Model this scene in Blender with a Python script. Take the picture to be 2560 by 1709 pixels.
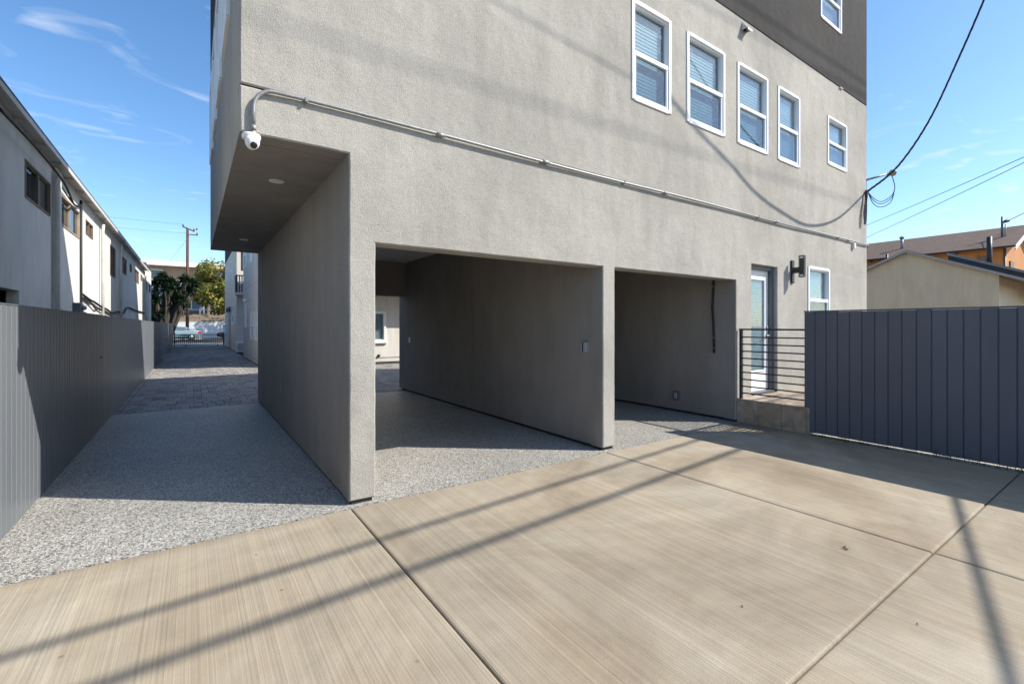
import bpy, bmesh, math, random
from mathutils import Vector, Matrix, noise as mnoise

random.seed(7)
for o in list(bpy.data.objects):
    bpy.data.objects.remove(o, do_unlink=True)
scn = bpy.context.scene
COL = scn.collection

# ------------------------------------------------------------------ camera
YAW = math.radians(34.70)
cam_d = bpy.data.cameras.new('camera'); cam = bpy.data.objects.new('camera', cam_d); COL.objects.link(cam)
cam_d.sensor_width = 36.0; cam_d.lens = 16.254
cam_d.shift_y = -40.5 / 2560
cam_d.clip_start = 0.05; cam_d.clip_end = 3000
cam.location = (0, 0, 1.5); cam.rotation_euler = (math.radians(90), 0, -YAW)
scn.camera = cam

# ------------------------------------------------------------------ sky, sun, exposure
SUN_AZ = (0.781, -0.6245); SUN_EL = math.radians(41.56)
world = bpy.data.worlds.new('World'); scn.world = world; world.use_nodes = True
wn = world.node_tree; wn.nodes.clear()
wo = wn.nodes.new('ShaderNodeOutputWorld'); bg = wn.nodes.new('ShaderNodeBackground')
sky = wn.nodes.new('ShaderNodeTexSky'); sky.sky_type = 'NISHITA'; sky.sun_disc = False
sky.sun_elevation = SUN_EL; sky.sun_rotation = math.atan2(SUN_AZ[0], SUN_AZ[1])
sky.altitude = 50; sky.air_density = 1.0; sky.dust_density = 0.6; sky.ozone_density = 2.6
bg.inputs['Strength'].default_value = 0.10
# thin cirrus: noise on the sky direction projected to a high layer
tc = wn.nodes.new('ShaderNodeTexCoord'); sep = wn.nodes.new('ShaderNodeSeparateXYZ')
wn.links.new(tc.outputs['Generated'], sep.inputs[0])
zc = wn.nodes.new('ShaderNodeMath'); zc.operation = 'MAXIMUM'; zc.inputs[1].default_value = 0.06
wn.links.new(sep.outputs['Z'], zc.inputs[0])
dv = []
for ax in ('X', 'Y'):
    m = wn.nodes.new('ShaderNodeMath'); m.operation = 'DIVIDE'
    wn.links.new(sep.outputs[ax], m.inputs[0]); wn.links.new(zc.outputs[0], m.inputs[1]); dv.append(m)
cmb = wn.nodes.new('ShaderNodeCombineXYZ')
wn.links.new(dv[0].outputs[0], cmb.inputs['X']); wn.links.new(dv[1].outputs[0], cmb.inputs['Y'])
mp = wn.nodes.new('ShaderNodeMapping'); mp.inputs['Rotation'].default_value = (0, 0, 0.6); mp.inputs['Scale'].default_value = (1.5, 2.0, 1)
mp.inputs['Location'].default_value = (3.1, 0.4, 0)
wn.links.new(cmb.outputs[0], mp.inputs[0])
nz = wn.nodes.new('ShaderNodeTexNoise'); nz.inputs['Scale'].default_value = 1.15; nz.inputs['Detail'].default_value = 5; nz.inputs['Roughness'].default_value = 0.5; nz.inputs['Distortion'].default_value = 1.6
wn.links.new(mp.outputs[0], nz.inputs['Vector'])
cr = wn.nodes.new('ShaderNodeValToRGB'); cr.color_ramp.elements[0].position = 0.575; cr.color_ramp.elements[1].position = 0.98
cr.color_ramp.elements[0].color = (0, 0, 0, 1); cr.color_ramp.elements[1].color = (0.8, 0.8, 0.8, 1)
wn.links.new(nz.outputs['Fac'], cr.inputs[0])
hs = wn.nodes.new('ShaderNodeHueSaturation'); hs.inputs['Saturation'].default_value = 1.18; hs.inputs['Value'].default_value = 1.48
wn.links.new(sky.outputs[0], hs.inputs['Color'])
mx = wn.nodes.new('ShaderNodeMixRGB'); mx.inputs['Color2'].default_value = (7.2, 7.6, 8.0, 1)
wn.links.new(cr.outputs[0], mx.inputs['Fac']); wn.links.new(hs.outputs[0], mx.inputs['Color1'])
wn.links.new(mx.outputs[0], bg.inputs['Color']); wn.links.new(bg.outputs[0], wo.inputs['Surface'])

sun_d = bpy.data.lights.new('sun', 'SUN'); sun = bpy.data.objects.new('sun', sun_d); COL.objects.link(sun)
sun_d.energy = 4.9; sun_d.angle = math.radians(0.45); sun_d.color = (1.0, 0.945, 0.865)
sdir = Vector((-SUN_AZ[0] * math.cos(SUN_EL), -SUN_AZ[1] * math.cos(SUN_EL), -math.sin(SUN_EL)))
sun.rotation_euler = sdir.to_track_quat('-Z', 'Y').to_euler()
sun.location = (20, -16, 25)
scn.view_settings.view_transform = 'Standard'; scn.view_settings.look = 'None'
scn.view_settings.gamma = 1.0; scn.view_settings.use_curve_mapping = False
scn.view_settings.exposure = 0.62
try:
    scn.cycles.max_bounces = 10; scn.cycles.diffuse_bounces = 6; scn.cycles.transparent_max_bounces = 12
except Exception: pass

# ------------------------------------------------------------------ materials
MATS = {}
def nodes(m):
    m.use_nodes = True
    t = m.node_tree; b = t.nodes.get('Principled BSDF'); return t, b
def pos_map(t, scale=(1, 1, 1), rot=(0, 0, 0)):
    g = t.nodes.new('ShaderNodeNewGeometry'); mp = t.nodes.new('ShaderNodeMapping')
    mp.inputs['Scale'].default_value = scale; mp.inputs['Rotation'].default_value = rot
    t.links.new(g.outputs['Position'], mp.inputs[0]); return mp
def noise(t, vec, scale, detail=3, rough=0.55, dist=0.0):
    n = t.nodes.new('ShaderNodeTexNoise'); n.inputs['Scale'].default_value = scale
    n.inputs['Detail'].default_value = detail; n.inputs['Roughness'].default_value = rough; n.inputs['Distortion'].default_value = dist
    t.links.new(vec.outputs[0], n.inputs['Vector']); return n
def ramp(t, src, stops):
    r = t.nodes.new('ShaderNodeValToRGB'); e = r.color_ramp.elements
    while len(e) < len(stops): e.new(0.5)
    for i, (p, c) in enumerate(stops):
        e[i].position = p; e[i].color = (c[0], c[1], c[2], 1) if not isinstance(c, (int, float)) else (c, c, c, 1)
    t.links.new(src, r.inputs[0]); return r
def mix(t, fac, a, b, mode='MIX'):
    m = t.nodes.new('ShaderNodeMixRGB'); m.blend_type = mode
    for s, v in ((0, fac), (1, a), (2, b)):
        if isinstance(v, (int, float)): m.inputs[s].default_value = v
        elif isinstance(v, tuple): m.inputs[s].default_value = (v[0], v[1], v[2], 1)
        else: t.links.new(v, m.inputs[s])
    return m
def bump(t, b, height, dist, prev=None, strength=1.0):
    n = t.nodes.new('ShaderNodeBump'); n.inputs['Distance'].default_value = dist; n.inputs['Strength'].default_value = strength
    t.links.new(height, n.inputs['Height'])
    if prev: t.links.new(prev.outputs[0], n.inputs['Normal'])
    t.links.new(n.outputs[0], b.inputs['Normal']); return n

def mat(name, col, rough=0.7, var=0.10, vs=2.5, metal=0.0, spec=0.4, bumps=(), stretch=(1, 1, 1), fine=None, rand=0.0):
    """procedural paint/plaster/metal: large mottling, optional fine grain, bumps [(scale, dist, detail)]"""
    m = bpy.data.materials.new(name); t, b = nodes(m)
    p = pos_map(t, stretch)
    n = noise(t, p, vs, 4)
    lo = tuple(max(0, c * (1 - var)) for c in col); hi = tuple(min(1, c * (1 + var)) for c in col)
    c = ramp(t, n.outputs['Fac'], [(0.3, lo), (0.7, hi)]).outputs[0]
    if fine:
        n2 = noise(t, p, fine[0], 2)
        r2 = ramp(t, n2.outputs['Fac'], [(0.3, 1 - fine[1]), (0.7, 1 + 0 * fine[1])])
        c = mix(t, 1.0, c, r2.outputs[0], 'MULTIPLY').outputs[0]
    if rand:
        oi = t.nodes.new('ShaderNodeObjectInfo')
        r3 = ramp(t, oi.outputs['Random'], [(0, 1 - rand), (1, 1)])
        c = mix(t, 1.0, c, r3.outputs[0], 'MULTIPLY').outputs[0]
    t.links.new(c, b.inputs['Base Color'])
    b.inputs['Roughness'].default_value = rough; b.inputs['Metallic'].default_value = metal
    b.inputs['Specular IOR Level'].default_value = spec
    pv = None
    for (s, d, de) in bumps:
        nb = noise(t, p, s, de); pv = bump(t, b, nb.outputs['Fac'], d, pv)
    MATS[name] = m; return m

def stucco(name, col, dark=0.86, grain=1.0):
    m = bpy.data.materials.new(name); t, b = nodes(m)
    p = pos_map(t)
    big = noise(t, p, 0.55, 5, 0.6, 0.6); pv = pos_map(t, (1.6, 1.6, 0.35)); st = noise(t, pv, 2.2, 4, 0.6, 0.4)
    c1 = ramp(t, big.outputs['Fac'], [(0.30, tuple(c * dark for c in col)), (0.70, col)])
    c2 = ramp(t, st.outputs['Fac'], [(0.30, 0.86), (0.70, 1.02)])
    c = mix(t, 1.0, c1.outputs[0], c2.outputs[0], 'MULTIPLY')
    fn = noise(t, p, 120, 3, 0.6); f = ramp(t, fn.outputs['Fac'], [(0.32, 0.78), (0.66, 1.05)])
    c = mix(t, 1.0, c.outputs[0], f.outputs[0], 'MULTIPLY')
    t.links.new(c.outputs[0], b.inputs['Base Color'])
    b.inputs['Roughness'].default_value = 0.92; b.inputs['Specular IOR Level'].default_value = 0.15
    n1 = noise(t, p, 105, 3, 0.6, 0.3); n2 = noise(t, p, 230, 2); n3 = noise(t, p, 5, 3)
    b1 = bump(t, b, n3.outputs['Fac'], 0.012 * grain)
    b2 = bump(t, b, n1.outputs['Fac'], 0.0058 * grain, b1)
    bump(t, b, n2.outputs['Fac'], 0.0025 * grain, b2)
    MATS[name] = m; return m

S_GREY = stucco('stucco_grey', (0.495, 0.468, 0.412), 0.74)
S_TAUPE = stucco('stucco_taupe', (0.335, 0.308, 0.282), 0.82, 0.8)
S_DARK = stucco('stucco_charcoal', (0.068, 0.064, 0.060), 0.7)
S_CREAM = stucco('stucco_cream', (0.80, 0.68, 0.49), 0.90, 0.6)
S_OFF = stucco('stucco_offwhite', (0.74, 0.70, 0.63), 0.9, 0.5)
S_OLD = stucco('stucco_old_white', (0.86, 0.85, 0.80), 0.86, 0.5)
S_TAN = stucco('stucco_tan', (0.52, 0.36, 0.25), 0.9, 0.5)
S_BLUESHADE = stucco('stucco_blue_shade', (0.20, 0.27, 0.36), 0.9, 0.5)  # bluish shade on the tan block's lower floors, put into the wall colour
S_WALL = stucco('stucco_wall_white', (0.72, 0.73, 0.74), 0.9, 0.5)
VINYL = mat('white_vinyl', (0.80, 0.81, 0.82), 0.35, 0.03)
WHITE = mat('white_paint', (0.78, 0.77, 0.75), 0.5, 0.04)
BLACK = mat('black_metal', (0.025, 0.025, 0.027), 0.45, 0.2, spec=0.5)
DARKGAP = mat('dark_gap', (0.03, 0.028, 0.026), 0.95, 0.3)
GREYTRIM = mat('grey_metal_frame', (0.10, 0.11, 0.125), 0.5, 0.1)
GALV = mat('galvanised_steel', (0.26, 0.27, 0.27), 0.5, 0.2, 30, metal=0.4)
PLATE = mat('grey_plastic', (0.30, 0.31, 0.32), 0.5, 0.1)
CABLE = mat('cable_black', (0.02, 0.02, 0.022), 0.6, 0.2)
FENCE = mat('fence_paint', (0.158, 0.172, 0.186), 0.42, 0.06, 1.5, stretch=(1, 1, 0.3), spec=0.35, rand=0.05, bumps=((60, 0.0006, 2),))
FENCE_R = mat('fence_board_paint', (0.098, 0.106, 0.134), 0.5, 0.10, 1.6, stretch=(1, 1, 0.4), rand=0.08, bumps=((45, 0.0008, 2),))
ROOFW = mat('eave_paint', (0.62, 0.60, 0.56), 0.6, 0.12, 3)
ASPHALT = mat('asphalt', (0.06, 0.06, 0.062), 0.9, 0.2, 1, fine=(90, 0.35), bumps=((140, 0.004, 2),))
DIRT = mat('dirt', (0.20, 0.15, 0.10), 0.95, 0.25, 2, fine=(40, 0.4), bumps=((25, 0.02, 4),))
SIDEW = mat('sidewalk_concrete', (0.42, 0.40, 0.37), 0.85, 0.1, 1.5, fine=(60, 0.15))
WOODP = mat('pole_wood', (0.10, 0.052, 0.034), 0.85, 0.25, 2, stretch=(8, 8, 0.6), bumps=((6, 0.01, 3),))
WOODG = mat('weathered_wood', (0.30, 0.24, 0.18), 0.85, 0.25, 2)
ORANGE = mat('orange_siding', (0.50, 0.215, 0.07), 0.75, 0.12, 1.5, stretch=(1, 4, 0.6), bumps=((4, 0.01, 2),))
TRUNK = mat('bark', (0.16, 0.125, 0.095), 0.9, 0.3, 6, stretch=(3, 3, 0.6), bumps=((9, 0.02, 4),))
DEADLEAF = mat('dry_leaf', (0.12, 0.095, 0.07), 0.9, 0.3, 8)
LEAF_D = mat('sword_leaf_green', (0.020, 0.045, 0.018), 0.5, 0.4, 3)
RUBBER = mat('tyre_rubber', (0.02, 0.02, 0.02), 0.8, 0.1)
RIM = mat('alloy_rim', (0.35, 0.35, 0.36), 0.35, 0.1, metal=0.8)
CARBLUE = mat('car_paint_blue_grey', (0.20, 0.28, 0.32), 0.25, 0.04, spec=0.6)
CARDARK = mat('car_paint_black', (0.02, 0.021, 0.024), 0.2, 0.05, spec=0.6)
TAIL = mat('tail_light_red', (0.55, 0.03, 0.03), 0.25, 0.1)
CARGLASS = mat('car_glass', (0.10, 0.13, 0.14), 0.06, 0.1, spec=0.8)
BIN = mat('bin_blue_plastic', (0.06, 0.11, 0.20), 0.5, 0.1)
LENS = mat('lens_black', (0.01, 0.01, 0.012), 0.08, 0.1, spec=0.7)
BLIND = mat('blind_white', (0.20, 0.235, 0.25), 0.6, 0.04)
ROOM = mat('room_interior', (0.16, 0.17, 0.18), 0.9, 0.1)
CEILP = mat('ceiling_plaster', (0.74, 0.73, 0.71), 0.9, 0.05, fine=(90, 0.1), bumps=((90, 0.004, 2),))
BROWNW = mat('brown_aluminium', (0.16, 0.12, 0.09), 0.5, 0.15)
TANPANE = mat('tan_curtain', (0.30, 0.24, 0.16), 0.8, 0.15)

def leafmat(name, stops):
    m = bpy.data.materials.new(name); t, b = nodes(m)
    p = pos_map(t); n = noise(t, p, 1.6, 4); n2 = t.nodes.new('ShaderNodeTexWhiteNoise')
    g = t.nodes.new('ShaderNodeNewGeometry'); t.links.new(g.outputs['Random Per Island'], n2.inputs[0])
    n2.noise_dimensions = '1D'; t.links.new(g.outputs['Random Per Island'], n2.inputs['W'])
    a = mix(t, 0.55, n.outputs['Fac'], n2.outputs['Value'])
    r = ramp(t, a.outputs[0], stops); t.links.new(r.outputs[0], b.inputs['Base Color'])
    b.inputs['Roughness'].default_value = 0.55
    tr = t.nodes.new('ShaderNodeBsdfTranslucent'); t.links.new(r.outputs[0], tr.inputs['Color'])
    ms = t.nodes.new('ShaderNodeMixShader'); ms.inputs[0].default_value = 0.35
    out = t.nodes['Material Output']
    t.links.new(b.outputs[0], ms.inputs[1]); t.links.new(tr.outputs[0], ms.inputs[2]); t.links.new(ms.outputs[0], out.inputs['Surface'])
    return m
LEAF_S = leafmat('sycamore_leaf', [(0.2, (0.06, 0.10, 0.02)), (0.45, (0.17, 0.19, 0.035)), (0.65, (0.34, 0.29, 0.05)), (0.9, (0.44, 0.31, 0.06))])
WEED = leafmat('weed_leaf', [(0.2, (0.05, 0.09, 0.02)), (0.8, (0.16, 0.16, 0.05))])

def pebble():
    m = bpy.data.materials.new('pebble_epoxy'); t, b = nodes(m)
    p = pos_map(t, (1, 1, 1)); wob = noise(t, p, 60, 2)
    add = mix(t, 0.012, p.outputs[0], wob.outputs['Color'], 'ADD')
    v = t.nodes.new('ShaderNodeTexVoronoi'); v.inputs['Scale'].default_value = 112; t.links.new(add.outputs[0], v.inputs['Vector'])
    sp = t.nodes.new('ShaderNodeSeparateColor'); t.links.new(v.outputs['Color'], sp.inputs[0])
    c = ramp(t, sp.outputs['Red'], [(0.0, (0.075, 0.077, 0.078)), (0.17, (0.185, 0.19, 0.19)), (0.34, (0.33, 0.322, 0.29)), (0.55, (0.46, 0.425, 0.35)), (0.77, (0.57, 0.555, 0.505)), (1.0, (0.74, 0.725, 0.675))])
    e = t.nodes.new('ShaderNodeTexVoronoi'); e.feature = 'DISTANCE_TO_EDGE'; e.inputs['Scale'].default_value = 112; t.links.new(add.outputs[0], e.inputs['Vector'])
    er = ramp(t, e.outputs['Distance'], [(0.0, 0.62), (0.12, 1.0)])
    cc = mix(t, 1.0, c.outputs[0], er.outputs[0], 'MULTIPLY')
    big = noise(t, p, 0.9, 4); br = ramp(t, big.outputs['Fac'], [(0.3, 0.86), (0.7, 1.06)])
    cc = mix(t, 1.0, cc.outputs[0], br.outputs[0], 'MULTIPLY')
    t.links.new(cc.outputs[0], b.inputs['Base Color']); b.inputs['Roughness'].default_value = 0.42; b.inputs['Specular IOR Level'].default_value = 0.35
    eb = ramp(t, e.outputs['Distance'], [(0.0, 0.0), (0.35, 1.0)])
    bump(t, b, eb.outputs[0], 0.0028)
    return m
PEBBLE = pebble()

def concrete():
    m = bpy.data.materials.new('broomed_concrete'); t, b = nodes(m)
    p = pos_map(t); ps = pos_map(t, (95, 0.22, 1)); ps2 = pos_map(t, (34, 0.13, 1))
    br = noise(t, ps, 1.0, 2, 0.6); br2 = noise(t, ps2, 1.0, 2, 0.6)
    big = noise(t, p, 0.62, 6, 0.62, 0.9); mid = noise(t, p, 3.0, 4, 0.6); gr = noise(t, p, 160, 2)
    c = ramp(t, big.outputs['Fac'], [(0.30, (0.244, 0.203, 0.149)), (0.50, (0.340, 0.297, 0.226)), (0.70, (0.434, 0.398, 0.324))])
    oi = t.nodes.new('ShaderNodeObjectInfo'); orr = ramp(t, oi.outputs['Random'], [(0, 0.94), (1, 1.05)])
    c = mix(t, 1.0, c.outputs[0], orr.outputs[0], 'MULTIPLY')
    r1 = ramp(t, br.outputs['Fac'], [(0.34, 0.87), (0.60, 1.04)]); r2 = ramp(t, br2.outputs['Fac'], [(0.34, 0.93), (0.64, 1.03)])
    r3 = ramp(t, mid.outputs['Fac'], [(0.3, 0.88), (0.7, 1.05)]); r4 = ramp(t, gr.outputs['Fac'], [(0.3, 0.88), (0.7, 1.05)])
    hue = noise(t, pos_map(t, (1, 0.6, 1)), 0.8, 4, 0.6, 0.6); r5 = ramp(t, hue.outputs['Fac'], [(0.35, (1.0, 1.0, 1.0)), (0.68, (1.0, 0.945, 0.87))])
    for r in (r1, r2, r3, r4, r5): c = mix(t, 1.0, c.outputs[0], r.outputs[0], 'MULTIPLY')
    # pits, rust flecks and a few stains
    v = t.nodes.new('ShaderNodeTexVoronoi'); v.inputs['Scale'].default_value = 3.2; t.links.new(p.outputs[0], v.inputs['Vector'])
    sr = ramp(t, v.outputs['Distance'], [(0.015, 1.0), (0.05, 0.0)]); c = mix(t, sr.outputs[0], c.outputs[0], (0.20, 0.15, 0.09))
    t.links.new(c.outputs[0], b.inputs['Base Color']); b.inputs['Roughness'].default_value = 0.82; b.inputs['Specular IOR Level'].default_value = 0.25
    b1 = bump(t, b, br.outputs['Fac'], 0.0025); b2 = bump(t, b, gr.outputs['Fac'], 0.0010, b1); bump(t, b, big.outputs['Fac'], 0.01, b2)
    return m
CONC = concrete()

def paver_mat():
    m = bpy.data.materials.new('paver_stone'); t, b = nodes(m)
    p = pos_map(t); g = t.nodes.new('ShaderNodeNewGeometry'); oi = t.nodes.new('ShaderNodeObjectInfo')
    a = t.nodes.new('ShaderNodeMath'); a.operation = 'ADD'; t.links.new(g.outputs['Random Per Island'], a.inputs[0]); t.links.new(oi.outputs['Random'], a.inputs[1])
    f = t.nodes.new('ShaderNodeMath'); f.operation = 'FRACT'; t.links.new(a.outputs[0], f.inputs[0])
    c = ramp(t, f.outputs[0], [(0.0, (0.17, 0.165, 0.16)), (0.35, (0.27, 0.25, 0.23)), (0.7, (0.35, 0.32, 0.28)), (1.0, (0.22, 0.215, 0.21))])
    n = noise(t, p, 7, 4); r = ramp(t, n.outputs['Fac'], [(0.3, 0.8), (0.7, 1.1)]); gr = noise(t, p, 150, 2); r2 = ramp(t, gr.outputs['Fac'], [(0.3, 0.8), (0.7, 1.05)])
    c = mix(t, 1.0, c.outputs[0], r.outputs[0], 'MULTIPLY'); c = mix(t, 1.0, c.outputs[0], r2.outputs[0], 'MULTIPLY')
    t.links.new(c.outputs[0], b.inputs['Base Color']); b.inputs['Roughness'].default_value = 0.8; bump(t, b, gr.outputs['Fac'], 0.003)
    return m
PAVER = paver_mat()

def tile_mat():
    m = bpy.data.materials.new('porch_tile'); t, b = nodes(m)
    p = pos_map(t); n = noise(t, p, 4.5, 6, 0.65, 1.2)
    c = ramp(t, n.outputs['Fac'], [(0.25, (0.20, 0.145, 0.10)), (0.5, (0.34, 0.265, 0.195)), (0.75, (0.46, 0.385, 0.30))])
    t.links.new(c.outputs[0], b.inputs['Base Color']); b.inputs['Roughness'].default_value = 0.45
    return m
TILE = tile_mat()

def shingle_mat():
    m = bpy.data.materials.new('asphalt_shingle'); t, b = nodes(m)
    p = pos_map(t, (1, 1, 1)); v = t.nodes.new('ShaderNodeTexBrick')
    mp2 = pos_map(t, (1, 1, 1), (0, 0, math.radians(90)))
    t.links.new(mp2.outputs[0], v.inputs['Vector']); v.inputs['Scale'].default_value = 3.0
    v.inputs['Color1'].default_value = (0.125, 0.080, 0.056, 1); v.inputs['Color2'].default_value = (0.20, 0.130, 0.092, 1); v.inputs['Mortar'].default_value = (0.05, 0.036, 0.03, 1)
    v.inputs['Mortar Size'].default_value = 0.03
    n = noise(t, p, 40, 3); r = ramp(t, n.outputs['Fac'], [(0.3, 0.75), (0.7, 1.15)])
    c = mix(t, 1.0, v.outputs['Color'], r.outputs[0], 'MULTIPLY')
    t.links.new(c.outputs[0], b.inputs['Base Color']); b.inputs['Roughness'].default_value = 0.95
    bump(t, b, v.outputs['Fac'], 0.01)
    return m
SHINGLE = shingle_mat()
ROLLROOF = mat('roll_roofing', (0.10, 0.10, 0.105), 0.9, 0.2, 2, fine=(60, 0.3))

def glass(name, tint, refl, dirt=0.0):
    m = bpy.data.materials.new(name); t, b = nodes(m); out = t.nodes['Material Output']
    tr = t.nodes.new('ShaderNodeBsdfTransparent'); tr.inputs[0].default_value = (*tint, 1)
    gl = t.nodes.new('ShaderNodeBsdfGlossy'); gl.inputs['Roughness'].default_value = 0.02; gl.inputs[0].default_value = (0.9, 0.95, 1, 1)
    lwt = t.nodes.new('ShaderNodeLayerWeight'); lwt.inputs['Blend'].default_value = 0.5; fr = t.nodes.new('ShaderNodeMath'); fr.operation = 'POWER'; fr.inputs[1].default_value = 4.0; t.links.new(lwt.outputs['Facing'], fr.inputs[0])
    ad = t.nodes.new('ShaderNodeMath'); ad.operation = 'MULTIPLY_ADD'; ad.inputs[1].default_value = 0.7; ad.inputs[2].default_value = refl; ad.use_clamp = True
    t.links.new(fr.outputs[0], ad.inputs[0])
    ms = t.nodes.new('ShaderNodeMixShader'); t.links.new(ad.outputs[0], ms.inputs[0]); t.links.new(tr.outputs[0], ms.inputs[1]); t.links.new(gl.outputs[0], ms.inputs[2])
    last = ms
    if dirt:
        df = t.nodes.new('ShaderNodeBsdfDiffuse'); df.inputs[0].default_value = (0.55, 0.6, 0.62, 1)
        p = pos_map(t); n = noise(t, p, 6, 6, 0.7, 2.5); r = ramp(t, n.outputs['Fac'], [(0.50, 0.12 * dirt), (0.78, dirt)])
        m2 = t.nodes.new('ShaderNodeMixShader'); t.links.new(r.outputs[0], m2.inputs[0]); t.links.new(ms.outputs[0], m2.inputs[1]); t.links.new(df.outputs[0], m2.inputs[2]); last = m2
    t.links.new(last.outputs[0], out.inputs['Surface'])
    return m
GLASS = glass('window_glass', (0.83, 0.93, 0.96), 0.05, 0.26)
GLASS_L = glass('window_glass_screened', (0.66, 0.78, 0.83), 0.05, 0.16)
GLASS_D = glass('old_window_glass', (0.5, 0.5, 0.5), 0.08, 0.10)
SCONCEG = mat('frosted_glass', (0.75, 0.76, 0.74), 0.4, 0.03)

# ------------------------------------------------------------------ mesh helpers
class MB:
    """collects geometry in world coordinates; build() links it as ONE mesh object"""
    def __init__(s): s.v = []; s.f = []; s.smooth = []
    def quad(s, a, b, c, d, sm=False):
        i = len(s.v); s.v += [tuple(a), tuple(b), tuple(c), tuple(d)]; s.f.append((i, i + 1, i + 2, i + 3)); s.smooth.append(sm)
    def poly(s, pts, sm=False):
        i = len(s.v); s.v += [tuple(p) for p in pts]; s.f.append(tuple(range(i, i + len(pts)))); s.smooth.append(sm)
    def box(s, x0, x1, y0, y1, z0, z1, P=None):
        c = [(x0, y0, z0), (x1, y0, z0), (x1, y1, z0), (x0, y1, z0), (x0, y0, z1), (x1, y0, z1), (x1, y1, z1), (x0, y1, z1)]
        if P: c = [P(*q) for q in c]
        i = len(s.v); s.v += c
        for f in ((0, 3, 2, 1), (4, 5, 6, 7), (0, 1, 5, 4), (1, 2, 6, 5), (2, 3, 7, 6), (3, 0, 4, 7)):
            s.f.append(tuple(i + k for k in f)); s.smooth.append(False)
        return s
    def bbox(s, x0, x1, y0, y1, z0, z1, b=0.004, P=None):
        """box with its top edges chamfered"""
        lo = [(x0, y0), (x1, y0), (x1, y1), (x0, y1)]
        hi = [(x0 + b, y0 + b), (x1 - b, y0 + b), (x1 - b, y1 - b), (x0 + b, y1 - b)]
        c = [(x, y, z0) for x, y in lo] + [(x, y, z1 - b) for x, y in lo] + [(x, y, z1) for x, y in hi]
        if P: c = [P(*q) for q in c]
        i = len(s.v); s.v += c
        fs = [(3, 2, 1, 0), (8, 9, 10, 11)]
        for k in range(4):
            n = (k + 1) % 4; fs += [(k, n, 4 + n, 4 + k), (4 + k, 4 + n, 8 + n, 8 + k)]
        for f in fs: s.f.append(tuple(i + k for k in f)); s.smooth.append(False)
        return s
    def tube(s, pts, r, n=8, caps=True):
        pts = [Vector(p) for p in pts]; rs = r if isinstance(r, (list, tuple)) else [r] * len(pts)
        t0 = (pts[1] - pts[0]).normalized(); up = Vector((0, 0, 1)) if abs(t0.z) < 0.9 else Vector((1, 0, 0))
        nrm = t0.cross(up).normalized(); base = len(s.v)
        for i, p in enumerate(pts):
            a = pts[max(0, i - 1)]; b = pts[min(len(pts) - 1, i + 1)]; t = (b - a).normalized()
            nrm = (nrm - t * nrm.dot(t)).normalized(); bn = t.cross(nrm)
            for k in range(n):
                q = 2 * math.pi * k / n; s.v.append(tuple(p + (nrm * math.cos(q) + bn * math.sin(q)) * rs[i]))
        for i in range(len(pts) - 1):
            for k in range(n):
                k2 = (k + 1) % n; s.f.append((base + i * n + k, base + i * n + k2, base + (i + 1) * n + k2, base + (i + 1) * n + k)); s.smooth.append(True)
        if caps:
            s.f.append(tuple(base + k for k in range(n))[::-1]); s.smooth.append(False)
            e = base + (len(pts) - 1) * n; s.f.append(tuple(e + k for k in range(n))); s.smooth.append(False)
        return s
    def lathe(s, prof, c, axis=(0, 0, 1), n=20):
        ax = Vector(axis).normalized(); up = Vector((0, 0, 1)) if abs(ax.z) < 0.9 else Vector((1, 0, 0))
        u = ax.cross(up).normalized(); w = ax.cross(u); c = Vector(c); base = len(s.v)
        for (r, h) in prof:
            for k in range(n):
                q = 2 * math.pi * k / n; s.v.append(tuple(c + ax * h + (u * math.cos(q) + w * math.sin(q)) * max(r, 1e-4)))
        for i in range(len(prof) - 1):
            for k in range(n):
                k2 = (k + 1) % n; s.f.append((base + i * n + k, base + i * n + k2, base + (i + 1) * n + k2, base + (i + 1) * n + k)); s.smooth.append(True)
        s.f.append(tuple(base + k for k in range(n))[::-1]); s.smooth.append(False)
        e = base + (len(prof) - 1) * n; s.f.append(tuple(e + k for k in range(n))); s.smooth.append(False)
        return s
    def build(s, name, m, parent=None, fix=True):
        me = bpy.data.meshes.new(name); off = Vector(wloc(parent)) if parent else Vector((0, 0, 0))
        me.from_pydata([tuple(Vector(v) - off) for v in s.v], [], s.f)
        for p, sm in zip(me.polygons, s.smooth): p.use_smooth = sm
        if fix:
            bm = bmesh.new(); bm.from_mesh(me); bmesh.ops.recalc_face_normals(bm, faces=bm.faces); bm.to_mesh(me); bm.free()
        me.materials.append(m); me.update()
        o = bpy.data.objects.new(name, me); COL.objects.link(o)
        if parent: o.parent = parent
        return o
WL = {}
def wloc(o):
    l = Vector((0, 0, 0))
    while o is not None: l += Vector(o.location); o = o.parent
    return l
def thing(name, label, cat, loc=(0, 0, 0), group=None):
    o = bpy.data.objects.new(name, None); COL.objects.link(o); o.location = loc; o.empty_display_size = 0.2
    o['label'] = label; o['category'] = cat
    if group: o['group'] = group
    return o
def tag(o, label, cat, group=None):
    o['label'] = label; o['category'] = cat
    if group: o['group'] = group
    return o
def struct(o): o['kind'] = 'structure'; return o
def copies(mesh_obj_name, me, m_parent, locs, name):
    out = []
    for l in locs:
        o = bpy.data.objects.new(name, me); COL.objects.link(o); o.parent = m_parent; o.location = Vector(l) - wloc(m_parent); out.append(o)
    return out

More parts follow.
